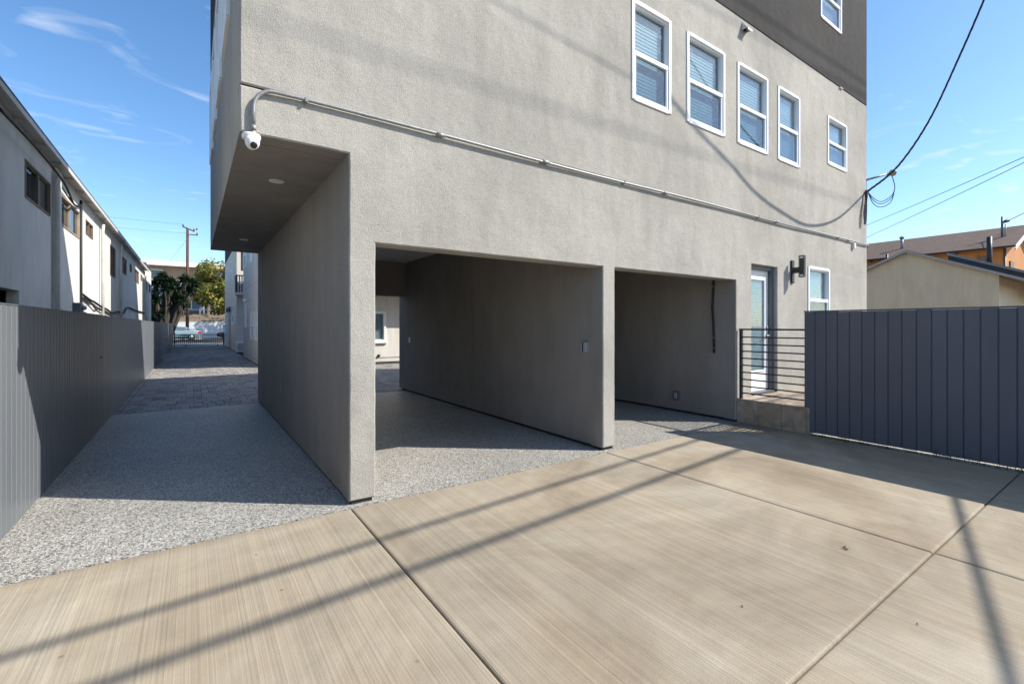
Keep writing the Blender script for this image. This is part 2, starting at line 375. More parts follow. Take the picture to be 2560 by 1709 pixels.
def wall(P, u0, u1, v0, v1, holes, t, step=0.25, ch=0.010, jit=0.004):
    """a wall sheet of thickness t with rectangular holes; P(u, v, d) maps to world, d = outwards. Front arrises chamfered and slightly uneven."""
    def cuts(a, b, extra):
        c = sorted(set([a, b] + [e for e in extra if a < e < b])); out = []
        for i in range(len(c) - 1):
            n = max(1, int(math.ceil((c[i + 1] - c[i]) / step)))
            out += [c[i] + (c[i + 1] - c[i]) * k / n for k in range(n)]
        return out + [c[-1]]
    us = cuts(u0, u1, [h[0] for h in holes] + [h[1] for h in holes]); vs = cuts(v0, v1, [h[2] for h in holes] + [h[3] for h in holes])
    nu, nv = len(us) - 1, len(vs) - 1
    sol = [[not any(h[0] - 1e-6 < (us[i] + us[i + 1]) / 2 < h[1] + 1e-6 and h[2] - 1e-6 < (vs[j] + vs[j + 1]) / 2 < h[3] + 1e-6 for h in holes) for j in range(nv)] for i in range(nu)]
    S = lambda i, j: 0 <= i < nu and 0 <= j < nv and sol[i][j]
    mb = MB(); idx = {}
    def vert(i, j, layer):
        k = (i, j, layer)
        if k in idx: return idx[k]
        u, v = us[i], vs[j]; d = 0.0 if layer == 0 else (-ch if layer == 1 else -t)
        s4 = [(S(i, j), 1, 1), (S(i - 1, j), -1, 1), (S(i, j - 1), 1, -1), (S(i - 1, j - 1), -1, -1)]
        cnt = sum(1 for a in s4 if a[0])
        if layer == 0 and cnt < 4:
            du = sum(a[1] for a in s4 if a[0]); dv = sum(a[2] for a in s4 if a[0])
            u += ch * ((du > 0) - (du < 0)); v += ch * ((dv > 0) - (dv < 0))
        p = Vector(P(u, v, d))
        if jit and layer < 2 and cnt < 4:
            nv_ = mnoise.noise_vector(Vector((us[i], vs[j], 0.37)) * 7.3) * jit; q = Vector(P(u + nv_.x, v + nv_.y, d)); p = q
        idx[k] = len(mb.v); mb.v.append(tuple(p)); return idx[k]
    def face(*k): mb.f.append(tuple(vert(*q) for q in k)); mb.smooth.append(False)
    for i in range(nu):
        for j in range(nv):
            if not sol[i][j]: continue
            face((i, j, 0), (i + 1, j, 0), (i + 1, j + 1, 0), (i, j + 1, 0)); face((i, j, 2), (i, j + 1, 2), (i + 1, j + 1, 2), (i + 1, j, 2))
            for (di, dj, a, b) in ((-1, 0, (i, j), (i, j + 1)), (1, 0, (i + 1, j + 1), (i + 1, j)), (0, -1, (i + 1, j), (i, j)), (0, 1, (i, j + 1), (i + 1, j + 1))):
                if not S(i + di, j + dj):
                    face((*a, 0), (*b, 0), (*b, 1), (*a, 1)); face((*a, 1), (*b, 1), (*b, 2), (*a, 2))
    return mb

def window(P, parent, u0, u1, v0, v1, frame=VINYL, pane=GLASS, split=0.5, blind=True, fw=0.042, proud=0.016, room=True, blind_col=BLIND, open_from=0.0, slide=False):
    """window part of a building: frame > sash, panes, blind (sub-parts). P(u, v, d). split = height of the meeting rail, None = one pane, slide = vertical split"""
    f = MB()
    f.bbox(u0 - 0.012, u0 + fw, v0, v1, -0.07, proud, 0.006, P); f.bbox(u1 - fw, u1 + 0.012, v0, v1, -0.07, proud, 0.006, P)
    f.bbox(u0 + fw, u1 - fw, v1 - fw, v1 + 0.012, -0.07, proud, 0.006, P); f.bbox(u0 + fw, u1 - fw, v0 - 0.012, v0 + fw, -0.07, proud, 0.006, P)
    i0, i1, j0, j1 = u0 + fw, u1 - fw, v0 + fw, v1 - fw
    # inner stepped stop
    s2 = 0.022
    f.box(i0, i0 + s2, j0, j1, -0.07, -0.012, P); f.box(i1 - s2, i1, j0, j1, -0.07, -0.012, P); f.box(i0 + s2, i1 - s2, j1 - s2, j1, -0.07, -0.012, P); f.box(i0 + s2, i1 - s2, j0, j0 + s2, -0.07, -0.012, P)
    w = f.build('window', frame, parent)
    def pn(a, b, c, d, dep, pm=None):
        g = MB(); g.box(a, b, c, d, dep - 0.006, dep, P); return g.build('pane', pm or pane, w)
    if split is not None and not slide:
        vm = v0 + (v1 - v0) * split; s = MB(); k = 0.035
        s.bbox(i0, i1, vm - 0.03, vm + 0.03, -0.04, 0.006, 0.004, P)
        s.bbox(i0, i0 + k, j0, vm - 0.03, -0.04, 0.002, 0.004, P); s.bbox(i1 - k, i1, j0, vm - 0.03, -0.04, 0.002, 0.004, P); s.bbox(i0 + k, i1 - k, j0, j0 + k, -0.04, 0.002, 0.004, P)
        s.build('sash', frame, w)
        pn(i0 + s2, i1 - s2, vm + 0.03, j1 - s2, -0.052); pn(i0 + k, i1 - k, j0 + k, vm - 0.03, -0.022, GLASS_L if pane is GLASS else None)
    elif slide:
        um = u0 + (u1 - u0) * 0.5; s = MB(); s.bbox(um - 0.025, um + 0.025, j0, j1, -0.04, 0.004, 0.004, P); s.build('sash', frame, w)
        pn(i0 + s2, um - 0.025, j0 + s2, j1 - s2, -0.045); pn(um + 0.025, i1 - s2, j0 + s2, j1 - s2, -0.03)
    else:
        pn(i0 + s2, i1 - s2, j0 + s2, j1 - s2, -0.04)
    if blind:
        b = MB(); v = j1 - 0.02
        while v > j0 + 0.02 + open_from * (j1 - j0):
            b.quad(P(i0 + 0.01, v, -0.090), P(i1 - 0.01, v, -0.090), P(i1 - 0.01, v - 0.0468, -0.084), P(i0 + 0.01, v - 0.0468, -0.084)); v -= 0.047
        b.box(i0, i1, j1 - 0.03, j1, -0.12, -0.075, P); b.build('blind', blind_col, w, fix=False)
    if room:
        r = MB(); r.box(u0 - 0.05, u1 + 0.05, v0 - 0.05, v1 + 0.05, -0.75, -0.70, P); r.build('room_wall', ROOM, w)
    return w

# ================================================================== GROUND
g = MB(); g.quad((-700, -700, -0.15), (700, -700, -0.15), (700, 900, -0.15), (-700, 900, -0.15)); gr = struct(g.build('ground', DIRT))

YF = 3.936           # front wall plane of the grey building
XL = -1.09           # face of the fence on the left
XR = 6.994           # face of the fence on the right
# concrete apron: bed with tooled slabs
dr = MB(); dr.box(-1.6, 7.6, -6.2, 3.89, -0.14, -0.035); drive = struct(dr.build('driveway', DARKGAP))
xs = [-1.30, 1.075, 4.04, 6.98, 7.6]; ys = [3.885, 0.93, -2.1, -5.1, -6.2]
def slab(x0, x1, y0, y1):
    b = MB(); n = 10; c = 0.012; z = 0.0
    # slab with rounded tooled edge
    ring = lambda ins, zz: [(x0 + ins, y0 + ins, zz), (x1 - ins, y0 + ins, zz), (x1 - ins, y1 - ins, zz), (x0 + ins, y1 - ins, zz)]
    rs = [ring(0.004, -0.10), ring(0.004, -0.012), ring(0.007, -0.005), ring(0.014, -0.001), ring(0.026, 0.0)]
    for a, bb in zip(rs[:-1], rs[1:]):
        for k in range(4): b.quad(a[k], a[(k + 1) % 4], bb[(k + 1) % 4], bb[k])
    b.poly(rs[-1]); return b.build('slab', CONC, drive)
for j in range(len(ys) - 1):
    for i in range(len(xs) - 1): slab(xs[i], xs[i + 1], ys[j + 1], ys[j])
a = MB(); a.box(-60, 60, -14, -6.2, -0.14, -0.03); struct(a.build('back_alley_road', ASPHALT))

# pebble epoxy floor under and beside the building
pf = MB(); pf.box(-1.30, 7.0, 3.889, 10.18, -0.12, 0.001); struct(pf.build('pebble_floor', PEBBLE))

# pavers
pb = MB(); pb.box(-1.25, 12.2, 10.185, 41.0, -0.14, -0.014); paving = struct(pb.build('paver_driveway', DARKGAP))
rng = random.Random(3); cells = []
y = 10.19; r_ = 0
while y < 40.9:
    dep = (0.21, 0.14, 0.28)[r_ % 3]; dep = min(dep, 40.98 - y); x = -1.02; xe = 2.06 if y > 17.6 else 8.3
    if dep < 0.05: break
    cells.append((-1.245, -1.025, y, y + dep))
    x -= 0.0; first = True
    while x < xe - 0.03:
        w_ = rng.choice((0.14, 0.14, 0.21, 0.28)) if not first else rng.choice((0.07, 0.14, 0.21)); first = False
        w_ = min(w_, xe - x); cells.append((x, x + w_, y, y + dep)); x += w_
    y += dep; r_ += 1
cells = [c for c in cells if c[1] - c[0] > 0.03]
vis = sorted([c for c in cells if c[0] < (c[2]) * 0.106 + 0.1 and c[1] > -1.2], key=lambda c: c[2])
near = vis[:300]; nset = set(near)
pm_cache = {}
for c in near:
    w_, d_ = round(c[1] - c[0], 3), round(c[3] - c[2], 3)
    if (w_, d_) not in pm_cache:
        q = MB(); q.bbox(0.003, w_ - 0.003, 0.003, d_ - 0.003, -0.06, 0, 0.005); o = q.build('paver', PAVER); pm_cache[(w_, d_)] = o.data; bpy.data.objects.remove(o)
    o = bpy.data.objects.new('paver', pm_cache[(w_, d_)]); COL.objects.link(o); o.parent = paving
    o.location = (c[0], c[2], rng.uniform(-0.0025, 0.0015))
q = MB()
for c in cells:
    if c in nset: continue
    z = rng.uniform(-0.0025, 0.0015); q.bbox(c[0] + 0.003, c[1] - 0.003, c[2] + 0.003, c[3] - 0.003, -0.02, z, 0.005)
o = q.build('paver_field', PAVER, paving, fix=False); o['kind'] = 'stuff'

# street, kerbs, far pavement
s = MB(); s.box(-80, 80, 41.0, 47.2, -0.14, 0.012); struct(s.build('near_sidewalk', SIDEW))
s = MB(); s.box(-80, 80, 47.2, 63.2, -0.14, -0.02); struct(s.build('street', ASPHALT))
s = MB(); s.box(-80, 80, 63.2, 66.0, -0.14, 0.10); struct(s.build('far_sidewalk', SIDEW))

# ================================================================== FRONT BUILDING
bld = thing('apartment_building', 'three storey grey stucco apartment building with open carports and overhang above the driveway', 'building', (1.2, YF, 0))
PF = lambda u, v, d: (u, YF - d, v)                 # front wall
X0, X1, TOPZ, YB = 0.289, 12.264, 8.75, 10.42
W2 = [(4.568, 5.334), (5.709, 6.64), (7.006, 7.927), (8.283, 9.072), (10.252, 11.156)]
holesL = [(X0, 1.077, 0.0, 2.935), (1.299, 4.05, 0, 2.21), (4.26, 6.972, 0, 2.21), (7.434, 8.268, 0, 2.50), (9.418, 10.328, 1.36, 2.603)]
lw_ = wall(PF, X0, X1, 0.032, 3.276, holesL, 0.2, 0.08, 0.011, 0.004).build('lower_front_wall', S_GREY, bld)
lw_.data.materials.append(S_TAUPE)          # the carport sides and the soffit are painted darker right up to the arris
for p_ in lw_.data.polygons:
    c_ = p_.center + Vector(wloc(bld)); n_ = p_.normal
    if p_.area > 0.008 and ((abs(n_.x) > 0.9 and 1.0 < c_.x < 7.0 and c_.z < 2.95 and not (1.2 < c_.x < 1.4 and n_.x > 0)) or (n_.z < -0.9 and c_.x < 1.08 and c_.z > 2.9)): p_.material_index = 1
holesU = [(a, b, 4.36 if i < 4 else 4.676, 5.625) for i, (a, b) in enumerate(W2)]
wall(PF, X0, X1, 3.291, 6.345, holesU, 0.2, 0.3).build('upper_front_wall', S_GREY, bld)
holesD = [(9.945, 10.894, 7.438, 8.45), (4.7, 5.6, 7.438, 8.45), (7.0, 7.95, 7.438, 8.45)]
wall(PF, X0, X1, 6.352, TOPZ, holesD, 0.2, 0.3).build('charcoal_front_wall', S_DARK, bld)
m_ = MB(); m_.box(X0 + 0.012, X1 - 0.012, YF + 0.016, YF + 0.19, 3.27, 3.297); m_.box(X0 + 0.012, X1 - 0.012, YF + 0.012, YF + 0.19, 6.34, 6.357); m_.build('joint_strip', DARKGAP, bld)
# dark bottom gap under stucco
m_ = MB(); m_.box(1.10, 1.275, YF + 0.02, YB - 0.02, -0.05, 0.048); m_.box(4.075, 4.235, YF + 0.02, 10.45, -0.05, 0.048); m_.box(6.995, 7.2, YF + 0.02, YB, -0.05, 0.048); m_.build('wall_footing', DARKGAP, bld)
# deep walls
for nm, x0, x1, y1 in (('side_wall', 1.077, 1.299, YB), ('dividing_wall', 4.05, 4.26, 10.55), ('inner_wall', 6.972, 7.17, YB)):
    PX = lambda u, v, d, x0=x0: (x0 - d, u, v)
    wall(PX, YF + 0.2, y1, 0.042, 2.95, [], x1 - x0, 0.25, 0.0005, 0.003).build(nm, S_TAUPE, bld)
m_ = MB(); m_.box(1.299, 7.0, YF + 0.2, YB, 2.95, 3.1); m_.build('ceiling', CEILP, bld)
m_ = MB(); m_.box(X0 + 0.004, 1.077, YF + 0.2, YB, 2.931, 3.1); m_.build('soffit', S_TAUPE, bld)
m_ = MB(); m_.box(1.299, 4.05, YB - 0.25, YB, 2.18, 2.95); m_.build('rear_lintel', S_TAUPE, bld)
m_ = MB(); m_.box(4.26, 6.972, YB - 0.2, YB, 0.02, 2.95); m_.box(X0, X1, YB - 0.2, YB - 0.002, 3.102, TOPZ); m_.box(7.17, X1, YB - 0.2, YB, 0.02, 3.1); m_.build('rear_wall', S_GREY, bld)
PS = lambda u, v, d: (X0 - d, u, v)
sw = [(5.0, 5.9), (6.3, 7.2), (7.6, 8.5), (8.9, 9.8)]
wall(PS, YF + 0.2, YB, 2.935, 6.345, [(a, b, 4.36, 5.62) for a, b in sw], 0.2, 0.4, 0.0005).build('side_upper_wall', S_GREY, bld)
wall(PS, YF + 0.2, YB, 6.352, TOPZ, [], 0.2, 0.5, 0.0005).build('side_charcoal_wall', S_DARK, bld)
PE = lambda u, v, d: (X1 + d, u, v)
wall(PE, YF + 0.2, YB, 0.02, TOPZ, [], 0.2, 1.0, 0.0005).build('right_side_wall', S_GREY, bld)
m_ = MB(); m_.box(X0 + 0.1, X1 - 0.1, YF + 0.1, YB - 0.1, TOPZ - 0.3, TOPZ - 0.05); m_.build('roof', ROLLROOF, bld)
for i, (a, b) in enumerate(W2): window(PF, bld, a, b, 4.36 if i < 4 else 4.676, 5.625, split=0.48)
window(PF, bld, 9.945, 10.894, 7.438, 8.45); window(PF, bld, 4.7, 5.6, 7.438, 8.45); window(PF, bld, 7.0, 7.95, 7.438, 8.45)
window(PF, bld, 9.418, 10.328, 1.36, 2.603, open_from=0.1)
for a, b in sw: window(PS, bld, a, b, 4.36, 5.62, proud=0.035)
# glazed entry door, recessed
dj = MB(); dj.box(7.30, 8.40, 0.30, 2.62, -0.9, -0.85, PF); dj.build('room_wall', ROOM, bld)
fr = MB(); fr.box(8.205, 8.268, 0.38, 2.5, -0.16, -0.065, PF); fr.box(7.434, 7.49, 0.38, 2.5, -0.16, -0.065, PF); fr.box(7.49, 8.205, 2.44, 2.5, -0.16, -0.065, PF); fr.box(7.434, 8.268, 0.372, 0.40, -0.19, -0.03, PF)
fr.build('door_frame', GREYTRIM, bld)
dl = MB(); DP = -0.125
dl.bbox(7.49, 7.60, 0.40, 2.44, DP - 0.045, DP, 0.004, PF); dl.bbox(8.095, 8.205, 0.40, 2.44, DP - 0.045, DP, 0.004, PF); dl.bbox(7.60, 8.095, 2.30, 2.44, DP - 0.045, DP, 0.004, PF); dl.bbox(7.60, 8.095, 0.40, 0.72, DP - 0.045, DP, 0.004, PF)
for q in ((7.60, 7.63, 0.72, 2.30), (8.065, 8.095, 0.72, 2.30), (7.63, 8.065, 2.27, 2.30), (7.63, 8.065, 0.72, 0.75)): dl.bbox(*q[:2], *q[2:], DP - 0.03, DP + 0.012, 0.004, PF)
door = dl.build('door', WHITE, bld)
g_ = MB(); g_.box(7.63, 8.065, 0.75, 2.27, DP - 0.012, DP - 0.006, PF); g_.build('pane', GLASS, door)
b_ = MB(); v = 2.25
while v > 0.77: b_.quad(PF(7.635, v, DP - 0.024), PF(8.06, v, DP - 0.024), PF(8.06, v - 0.022, DP - 0.018), PF(7.635, v - 0.022, DP - 0.018)); v -= 0.027
b_.build('blind', BLIND, door, fix=False)
h_ = MB(); h_.lathe([(0.028, 0), (0.03, 0.008), (0.012, 0.012), (0.012, 0.05)], PF(8.15, 1.33, DP), (0, -1, 0), 12); h_.tube([PF(8.15, 1.33, DP + 0.05), PF(8.04, 1.33, DP + 0.05)], 0.009, 8); MB().lathe([(0.028, 0), (0.03, 0.01), (0.02, 0.025)], PF(8.15, 1.47, DP), (0, -1, 0), 12).build('deadbolt', GALV, door)
h_.build('handle', GALV, door)

# ---- things fixed to the front building
t = thing('electrical_conduit', 'galvanised conduit pipe running along the grey wall and bending down to the camera', 'conduit', (0.38, YF, 3.0))
path = [(0.376, YF - 0.028, 2.97), (0.376, YF - 0.028, 3.10)]
for k in range(9):
    q = math.pi - (math.pi / 2) * k / 8; path.append((0.516 + 0.14 * math.cos(q), YF - 0.028, 3.115 + 0.155 * math.sin(q)))
path += [(x, YF - 0.028 + 0.003 * math.sin(x * 2), 3.27 + 0.006 * math.sin(x * 1.3)) for x in [0.7 + 0.45 * k for k in range(26)]] + [(12.262, YF - 0.028, 3.272)]
MB().tube(path, 0.0145, 10).build('pipe', GALV, t)
for x in (1.9, 3.15, 5.2, 8.2, 11.2): MB().tube([(x - 0.045, YF - 0.028, 3.271), (x + 0.045, YF - 0.028, 3.271)], 0.0185, 10).build('coupling', GALV, t)
for x in (0.74, 4.4, 7.6, 10.7):
    c = MB(); c.box(x - 0.009, x + 0.009, YF - 0.045, YF - 0.001, 3.2545, 3.2885); c.box(x - 0.009, x + 0.009, YF - 0.005, YF + 0.001, 3.235, 3.2565); c.build('strap', GALV, t)
c = MB(); c.tube([(0.376, YF - 0.028, 2.985), (0.376, YF - 0.028, 2.945)], 0.019, 10); c.build('connector', GALV, t)
c = MB(); c.tube([(0.376, YF - 0.028, 2.945), (0.376, YF - 0.026, 2.90)], [0.016, 0.014], 10); c.build('fitting', mat('brass_fitting', (0.5, 0.42, 0.30), 0.4, 0.1, metal=0.6), t)

t = thing('security_camera', 'white dome security camera under the corner of the overhang', 'camera', (0.37, YF - 0.01, 2.93))
cx, cy, cz = 0.365, YF - 0.045, 2.925
c = MB(); c.lathe([(0.058, 0), (0.063, -0.006), (0.063, -0.030), (0.056, -0.040)], (cx, cy + 0.055, cz), (0, 0, 1), 24); c.build('mount', WHITE, t)
c = MB(); ce = Vector((cx + 0.004, cy + 0.03, cz - 0.058)); prof = [(0.050 * math.sin(math.pi * k / 12), -0.050 * math.cos(math.pi * k / 12)) for k in range(1, 12)]; c.lathe([(0.044, 0.03), (0.050, 0.0)] + [(0.050 * math.cos(q), -0.062 * math.sin(q)) for q in (0.3, 0.6, 0.9, 1.2, 1.45)], ce, (0, 0, 1), 24); c.build('housing', WHITE, t)
ax = Vector((0.10, -0.85, -0.5)).normalized(); c = MB(); lc = ce + ax * 0.022 + Vector((0, 0, -0.014)); c.lathe([(0.034, 0.0), (0.036, 0.012), (0.033, 0.026), (0.027, 0.031)], lc, ax, 20); c.build('lens_ring', WHITE, t)
c = MB(); c.lathe([(0.025, 0.0), (0.023, 0.007), (0.014, 0.012), (0.003, 0.014)], lc + ax * 0.0285, ax, 20); c.build('lens', LENS, t)

for (x, y, lab) in ((0.69, 5.10, 'round white recessed light in the overhang soffit, nearer one'), (0.71, 8.86, 'round white recessed light in the overhang soffit, farther one')):
    t = thing('recessed_light', lab, 'light', (x, y, 2.935), 'soffit lights')
    c = MB(); c.lathe([(0.068, -0.008), (0.072, -0.001)], (x, y, 2.935), (0, 0, 1), 24); c.build('trim', WHITE, t)
    c = MB(); c.lathe([(0.048, -0.011), (0.052, -0.0085)], (x, y, 2.935), (0, 0, 1), 24); c.build('lens', SCONCEG, t)

t = thing('wall_sconce', 'black box lantern on the wall between the glazed door and low window', 'wall lamp', (8.79, YF, 2.26))
c = MB(); c.bbox(8.745, 8.835, 2.257, 2.66, 0.0, 0.03, 0.006, PF); c.build('back_plate', BLACK, t)
c = MB(); c.box(8.765, 8.815, 2.43, 2.53, 0.03, 0.125, PF); c.build('arm', BLACK, t)
c = MB(); xa, xb, da, db = 8.762, 8.818, 0.125, 0.215
for (a, b) in ((xa, xa + 0.012), (xb - 0.012, xb)):
    for (d0, d1) in ((da, da + 0.012), (db - 0.012, db)): c.box(a, b, 2.35, 2.73, d0, d1, PF)
for (v0, v1) in ((2.35, 2.362), (2.718, 2.73)):
    c.box(xa + 0.012, xb - 0.012, v0, v1, da, da + 0.012, PF); c.box(xa + 0.012, xb - 0.012, v0, v1, db - 0.012, db, PF); c.box(xa, xa + 0.012, v0, v1, da + 0.012, db - 0.012, PF); c.box(xb - 0.012, xb, v0, v1, da + 0.012, db - 0.012, PF)
c.build('lantern_frame', BLACK, t)
c = MB(); c.box(xa + 0.006, xb - 0.006, 2.40, 2.68, da + 0.016, db - 0.016, PF); c.build('shade', BLACK, t)
for v0 in (2.363, 2.682):
    c = MB(); c.box(xa + 0.013, xb - 0.013, v0, v0 + 0.034, da + 0.014, db - 0.014, PF); c.build('diffuser', SCONCEG, t)

t = thing('wall_vent', 'small grey sheet metal vent hood below the charcoal band', 'vent', (7.2, YF, 6.1))
c = MB(); A_, B_ = 7.14, 7.27
c.poly([PF(A_, 6.29, 0), PF(B_, 6.29, 0), PF(B_, 6.16, 0.10), PF(A_, 6.16, 0.10)]); c.poly([PF(A_, 6.29, 0), PF(A_, 6.16, 0.10), PF(A_, 6.16, 0)]); c.poly([PF(B_, 6.29, 0), PF(B_, 6.16, 0), PF(B_, 6.16, 0.10)])
c.box(A_, B_, 6.13, 6.16, 0.09, 0.10, PF); c.build('hood', ROOFW, t, fix=False)
c = MB(); c.box(A_ + 0.01, B_ - 0.01, 6.17, 6.26, -0.01, 0.004, PF); c.build('louvre', DARKGAP, t)
c = MB(); c.bbox(11.44, 11.52, 3.13, 3.235, 0, 0.05, 0.005, PF); tag(c.build('junction_box', WHITE), 'small white junction box under the conduit near the far corner', 'junction box')
c = MB(); c.bbox(10.0 + 0.8, 10.93, 6.318, 6.335, 0, 0.03, 0.004, PF); tag(c.build('weep_flashing', WHITE), 'tiny white flashing at the edge of the charcoal band', 'flashing')

# items on carport walls
PD = lambda u, v, d: (4.05 - d, u, v)
c = MB(); c.bbox(4.18, 4.27, 1.175, 1.295, 0, 0.055, 0.006, PD); b0 = thing('outlet_box', 'grey weatherproof outlet box on the dividing wall of the carport', 'outlet', (4.05, 4.2, 1.17)); c.build('cover', PLATE, b0)
c = MB(); c.box(4.218, 4.232, 1.18, 1.29, 0.056, 0.062, PD); c.build('hinge', BLACK, b0)
c = MB(); c.bbox(9.88, 9.955, 1.115, 1.235, 0, 0.012, 0.004, PD); sw0 = thing('light_switch', 'white light switch plate deep in the carport', 'switch', (4.05, 9.9, 1.1)); c.build('plate', VINYL, sw0)
c = MB(); c.box(9.905, 9.93, 1.145, 1.205, 0.012, 0.018, PD); c.build('rocker', WHITE, sw0)
PI = lambda u, v, d: (6.972 - d, u, v)
b1 = thing('outlet_cover', 'grey outlet cover low on the wall of the second carport', 'outlet', (6.97, 5.0, 0.2))
c = MB(); c.bbox(4.95, 5.06, 0.21, 0.36, 0, 0.04, 0.006, PI); c.build('cover', GREYTRIM, b1)
c = MB(); c.bbox(4.972, 5.03, 0.235, 0.335, 0.038, 0.05, 0.004, PI); c.build('lid', PLATE, b1)
hose = thing('black_conduit', 'black flexible conduit hanging down the wall of the second carport', 'conduit', (6.95, 4.3, 1.0))
MB().tube([(6.945, 4.30, 2.6), (6.945, 4.30, 2.1), (6.945, 4.318, 1.8), (6.945, 4.30, 1.5), (6.945, 4.288, 1.06)], 0.017, 8).build('tube', CABLE, hose)
for z in (2.13, 1.30, 1.13): c = MB(); c.box(6.922, 6.972, 4.272, 4.325, z, z + 0.015); c.build('clip', GALV, hose)

# service drop: arm, cable, drip loops
t = thing('service_mast', 'grey service arm with round weatherhead at the far corner of the building', 'service mast', (12.27, 3.93, 4.7))
MB().tube([(12.20, 3.98, 4.70), (12.66, 3.62, 4.86)], 0.022, 8).build('arm', GALV, t)
MB().lathe([(0.03, -0.05), (0.065, -0.03), (0.075, 0.03), (0.05, 0.06), (0.02, 0.07)], (12.68, 3.60, 4.865), (0.78, -0.61, 0.1), 14).build('weatherhead', PLATE, t)
MB().tube([(12.19, 3.94, 4.46), (12.17, 3.87, 4.44)], [0.03, 0.02], 8).build('bracket', GALV, t)
cab = [(12.17, 3.88, 4.45), (11.60, 3.23, 4.66), (11.10, 2.63, 5.22), (10.67, 2.12, 6.05), (10.32, 1.70, 6.85), (10.01, 1.34, 7.69), (9.73, 1.00, 8.43), (9.44, 0.65, 9.25)]
def smooth(pts, n=6):
    P_ = [Vector(p) for p in pts]; out = []
    for i in range(len(P_) - 1):
        p0, p1, p2, p3 = P_[max(0, i - 1)], P_[i], P_[i + 1], P_[min(len(P_) - 1, i + 2)]
        for k in range(n):
            s_ = k / n; out.append(0.5 * ((2 * p1) + (-p0 + p2) * s_ + (2 * p0 - 5 * p1 + 4 * p2 - p3) * s_ ** 2 + (-p0 + 3 * p1 - 3 * p2 + p3) * s_ ** 3))
    return out + [P_[-1]]
def sag(a, b, n=24, s_=0.0):
    a, b = Vector(a), Vector(b); return [a + (b - a) * k / n - Vector((0, 0, 4 * s_ * (k / n) * (1 - k / n))) for k in range(n + 1)]
cp = smooth(cab, 10); cm = MB(); L = 0
tw = [[], [], []]
for i, p in enumerate(cp):
    if i: L += (cp[i] - cp[i - 1]).length
    for k in range(3):
        q = L * 14 + k * 2.094; tw[k].append(p + Vector((math.cos(q), 0.3 * math.cos(q), math.sin(q))) * 0.015)
for k in range(3): cm.tube(tw[k], 0.012, 6)
tag(cm.build('service_cable', CABLE), 'thick twisted black service cable rising from the corner into the sky', 'cable')
tag(MB().tube(sag((9.40, 0.60, 9.30), (6.55, -3.20, 15.3), 12), 0.009, 6).build('span_wire', CABLE), 'thin span wire from the pole top to the twisted service cable', 'wire')
lp = MB()
for k, dz in ((0, 0.0), (1, -0.07), (2, 0.05)): lp.tube(smooth([(12.68, 3.61, 4.80), (12.73, 3.58, 4.62), (12.74, 3.58, 4.50), (12.66, 3.62, 4.30 + dz), (12.48, 3.74, 4.18 + dz), (12.33, 3.84, 4.26 + dz), (12.2, 3.90, 4.44)], 6), 0.008, 6)
tag(lp.build('drip_loop', CABLE), 'thin black drip loop wires hanging below the weatherhead', 'cable')
lp = MB()
for k in range(4): lp.tube(smooth([(12.12, 3.90, 4.40), (12.09 - 0.03 * k, 3.88, 4.15), (12.03 - 0.04 * k, 3.87, 3.78 - 0.05 * (k % 2)), (11.98 - 0.02 * k, 3.87, 3.72), (12.0 - 0.03 * k, 3.88, 3.95), (12.08, 3.9, 4.25)], 6), 0.007, 6)
lp.tube([(12.15, 3.9, 4.46), (12.10, 3.89, 4.38), (12.06, 3.89, 4.15)], [0.02, 0.03, 0.02], 8)
tag(lp.build('coiled_wire', CABLE), 'coiled black wire bundle tied to the wall below the service cable', 'cable')

# utility pole behind the photographer that carries the lines whose shadows cross the ground
t = thing('utility_pole', 'tall wooden utility pole beside the back alley', 'utility pole', (6.55, -3.25, -0.1))
MB().tube([(6.55, -3.25, -0.1), (6.55, -3.25, 15.6)], [0.15, 0.10], 12).build('pole', WOODP, t)
for z in (15.0,): c = MB(); c.box(6.49, 6.61, -4.3, -2.0, z - 0.12, z); c.build('crossarm', WOODP, t)
tE = math.tan(SUN_EL)
def lift(p, h): return Vector((p[0] + SUN_AZ[0] * h / tE, p[1] + SUN_AZ[1] * h / tE, h))
def wire_over(p, q, h, r, ext, label, nm='overhead_wire'):
    a, b = lift(p, h), lift(q, h); d = (b - a).normalized()
    return tag(MB().tube(sag(a - d * ext, b + d * ext), r, 6).build(nm, CABLE), label, 'wire')
wire_over((-0.711, 3.028), (4.46, 3.514), 8.1, 0.029, 26, 'thick overhead cable low on the pole, nearer the building', 'overhead_cable')
wire_over((-0.315, 2.575), (4.497, 2.969), 8.1, 0.034, 26, 'thick overhead cable low on the pole, farther from the building', 'overhead_cable')
wire_over((2.823, 0.401), (5.303, 1.069), 5.2, 0.024, 12, 'low telephone line crossing behind the fence', 'overhead_cable')
for k, (yy, dz, sl) in enumerate(((-2.3, 0.0, 0.03), (-3.0, 0.3, 0.05), (-4.1, 0.0, 0.02))):
    tag(MB().tube(sag((-30, yy - sl * 36, 15.1 + dz), (45, yy + sl * 39, 15.1 + dz)), 0.012, 6).build('overhead_wire', CABLE), ('power line on the top crossarm, nearest the building', 'power line on the top crossarm, middle one', 'power line on the top crossarm, farthest from the building')[k], 'wire', 'power lines')

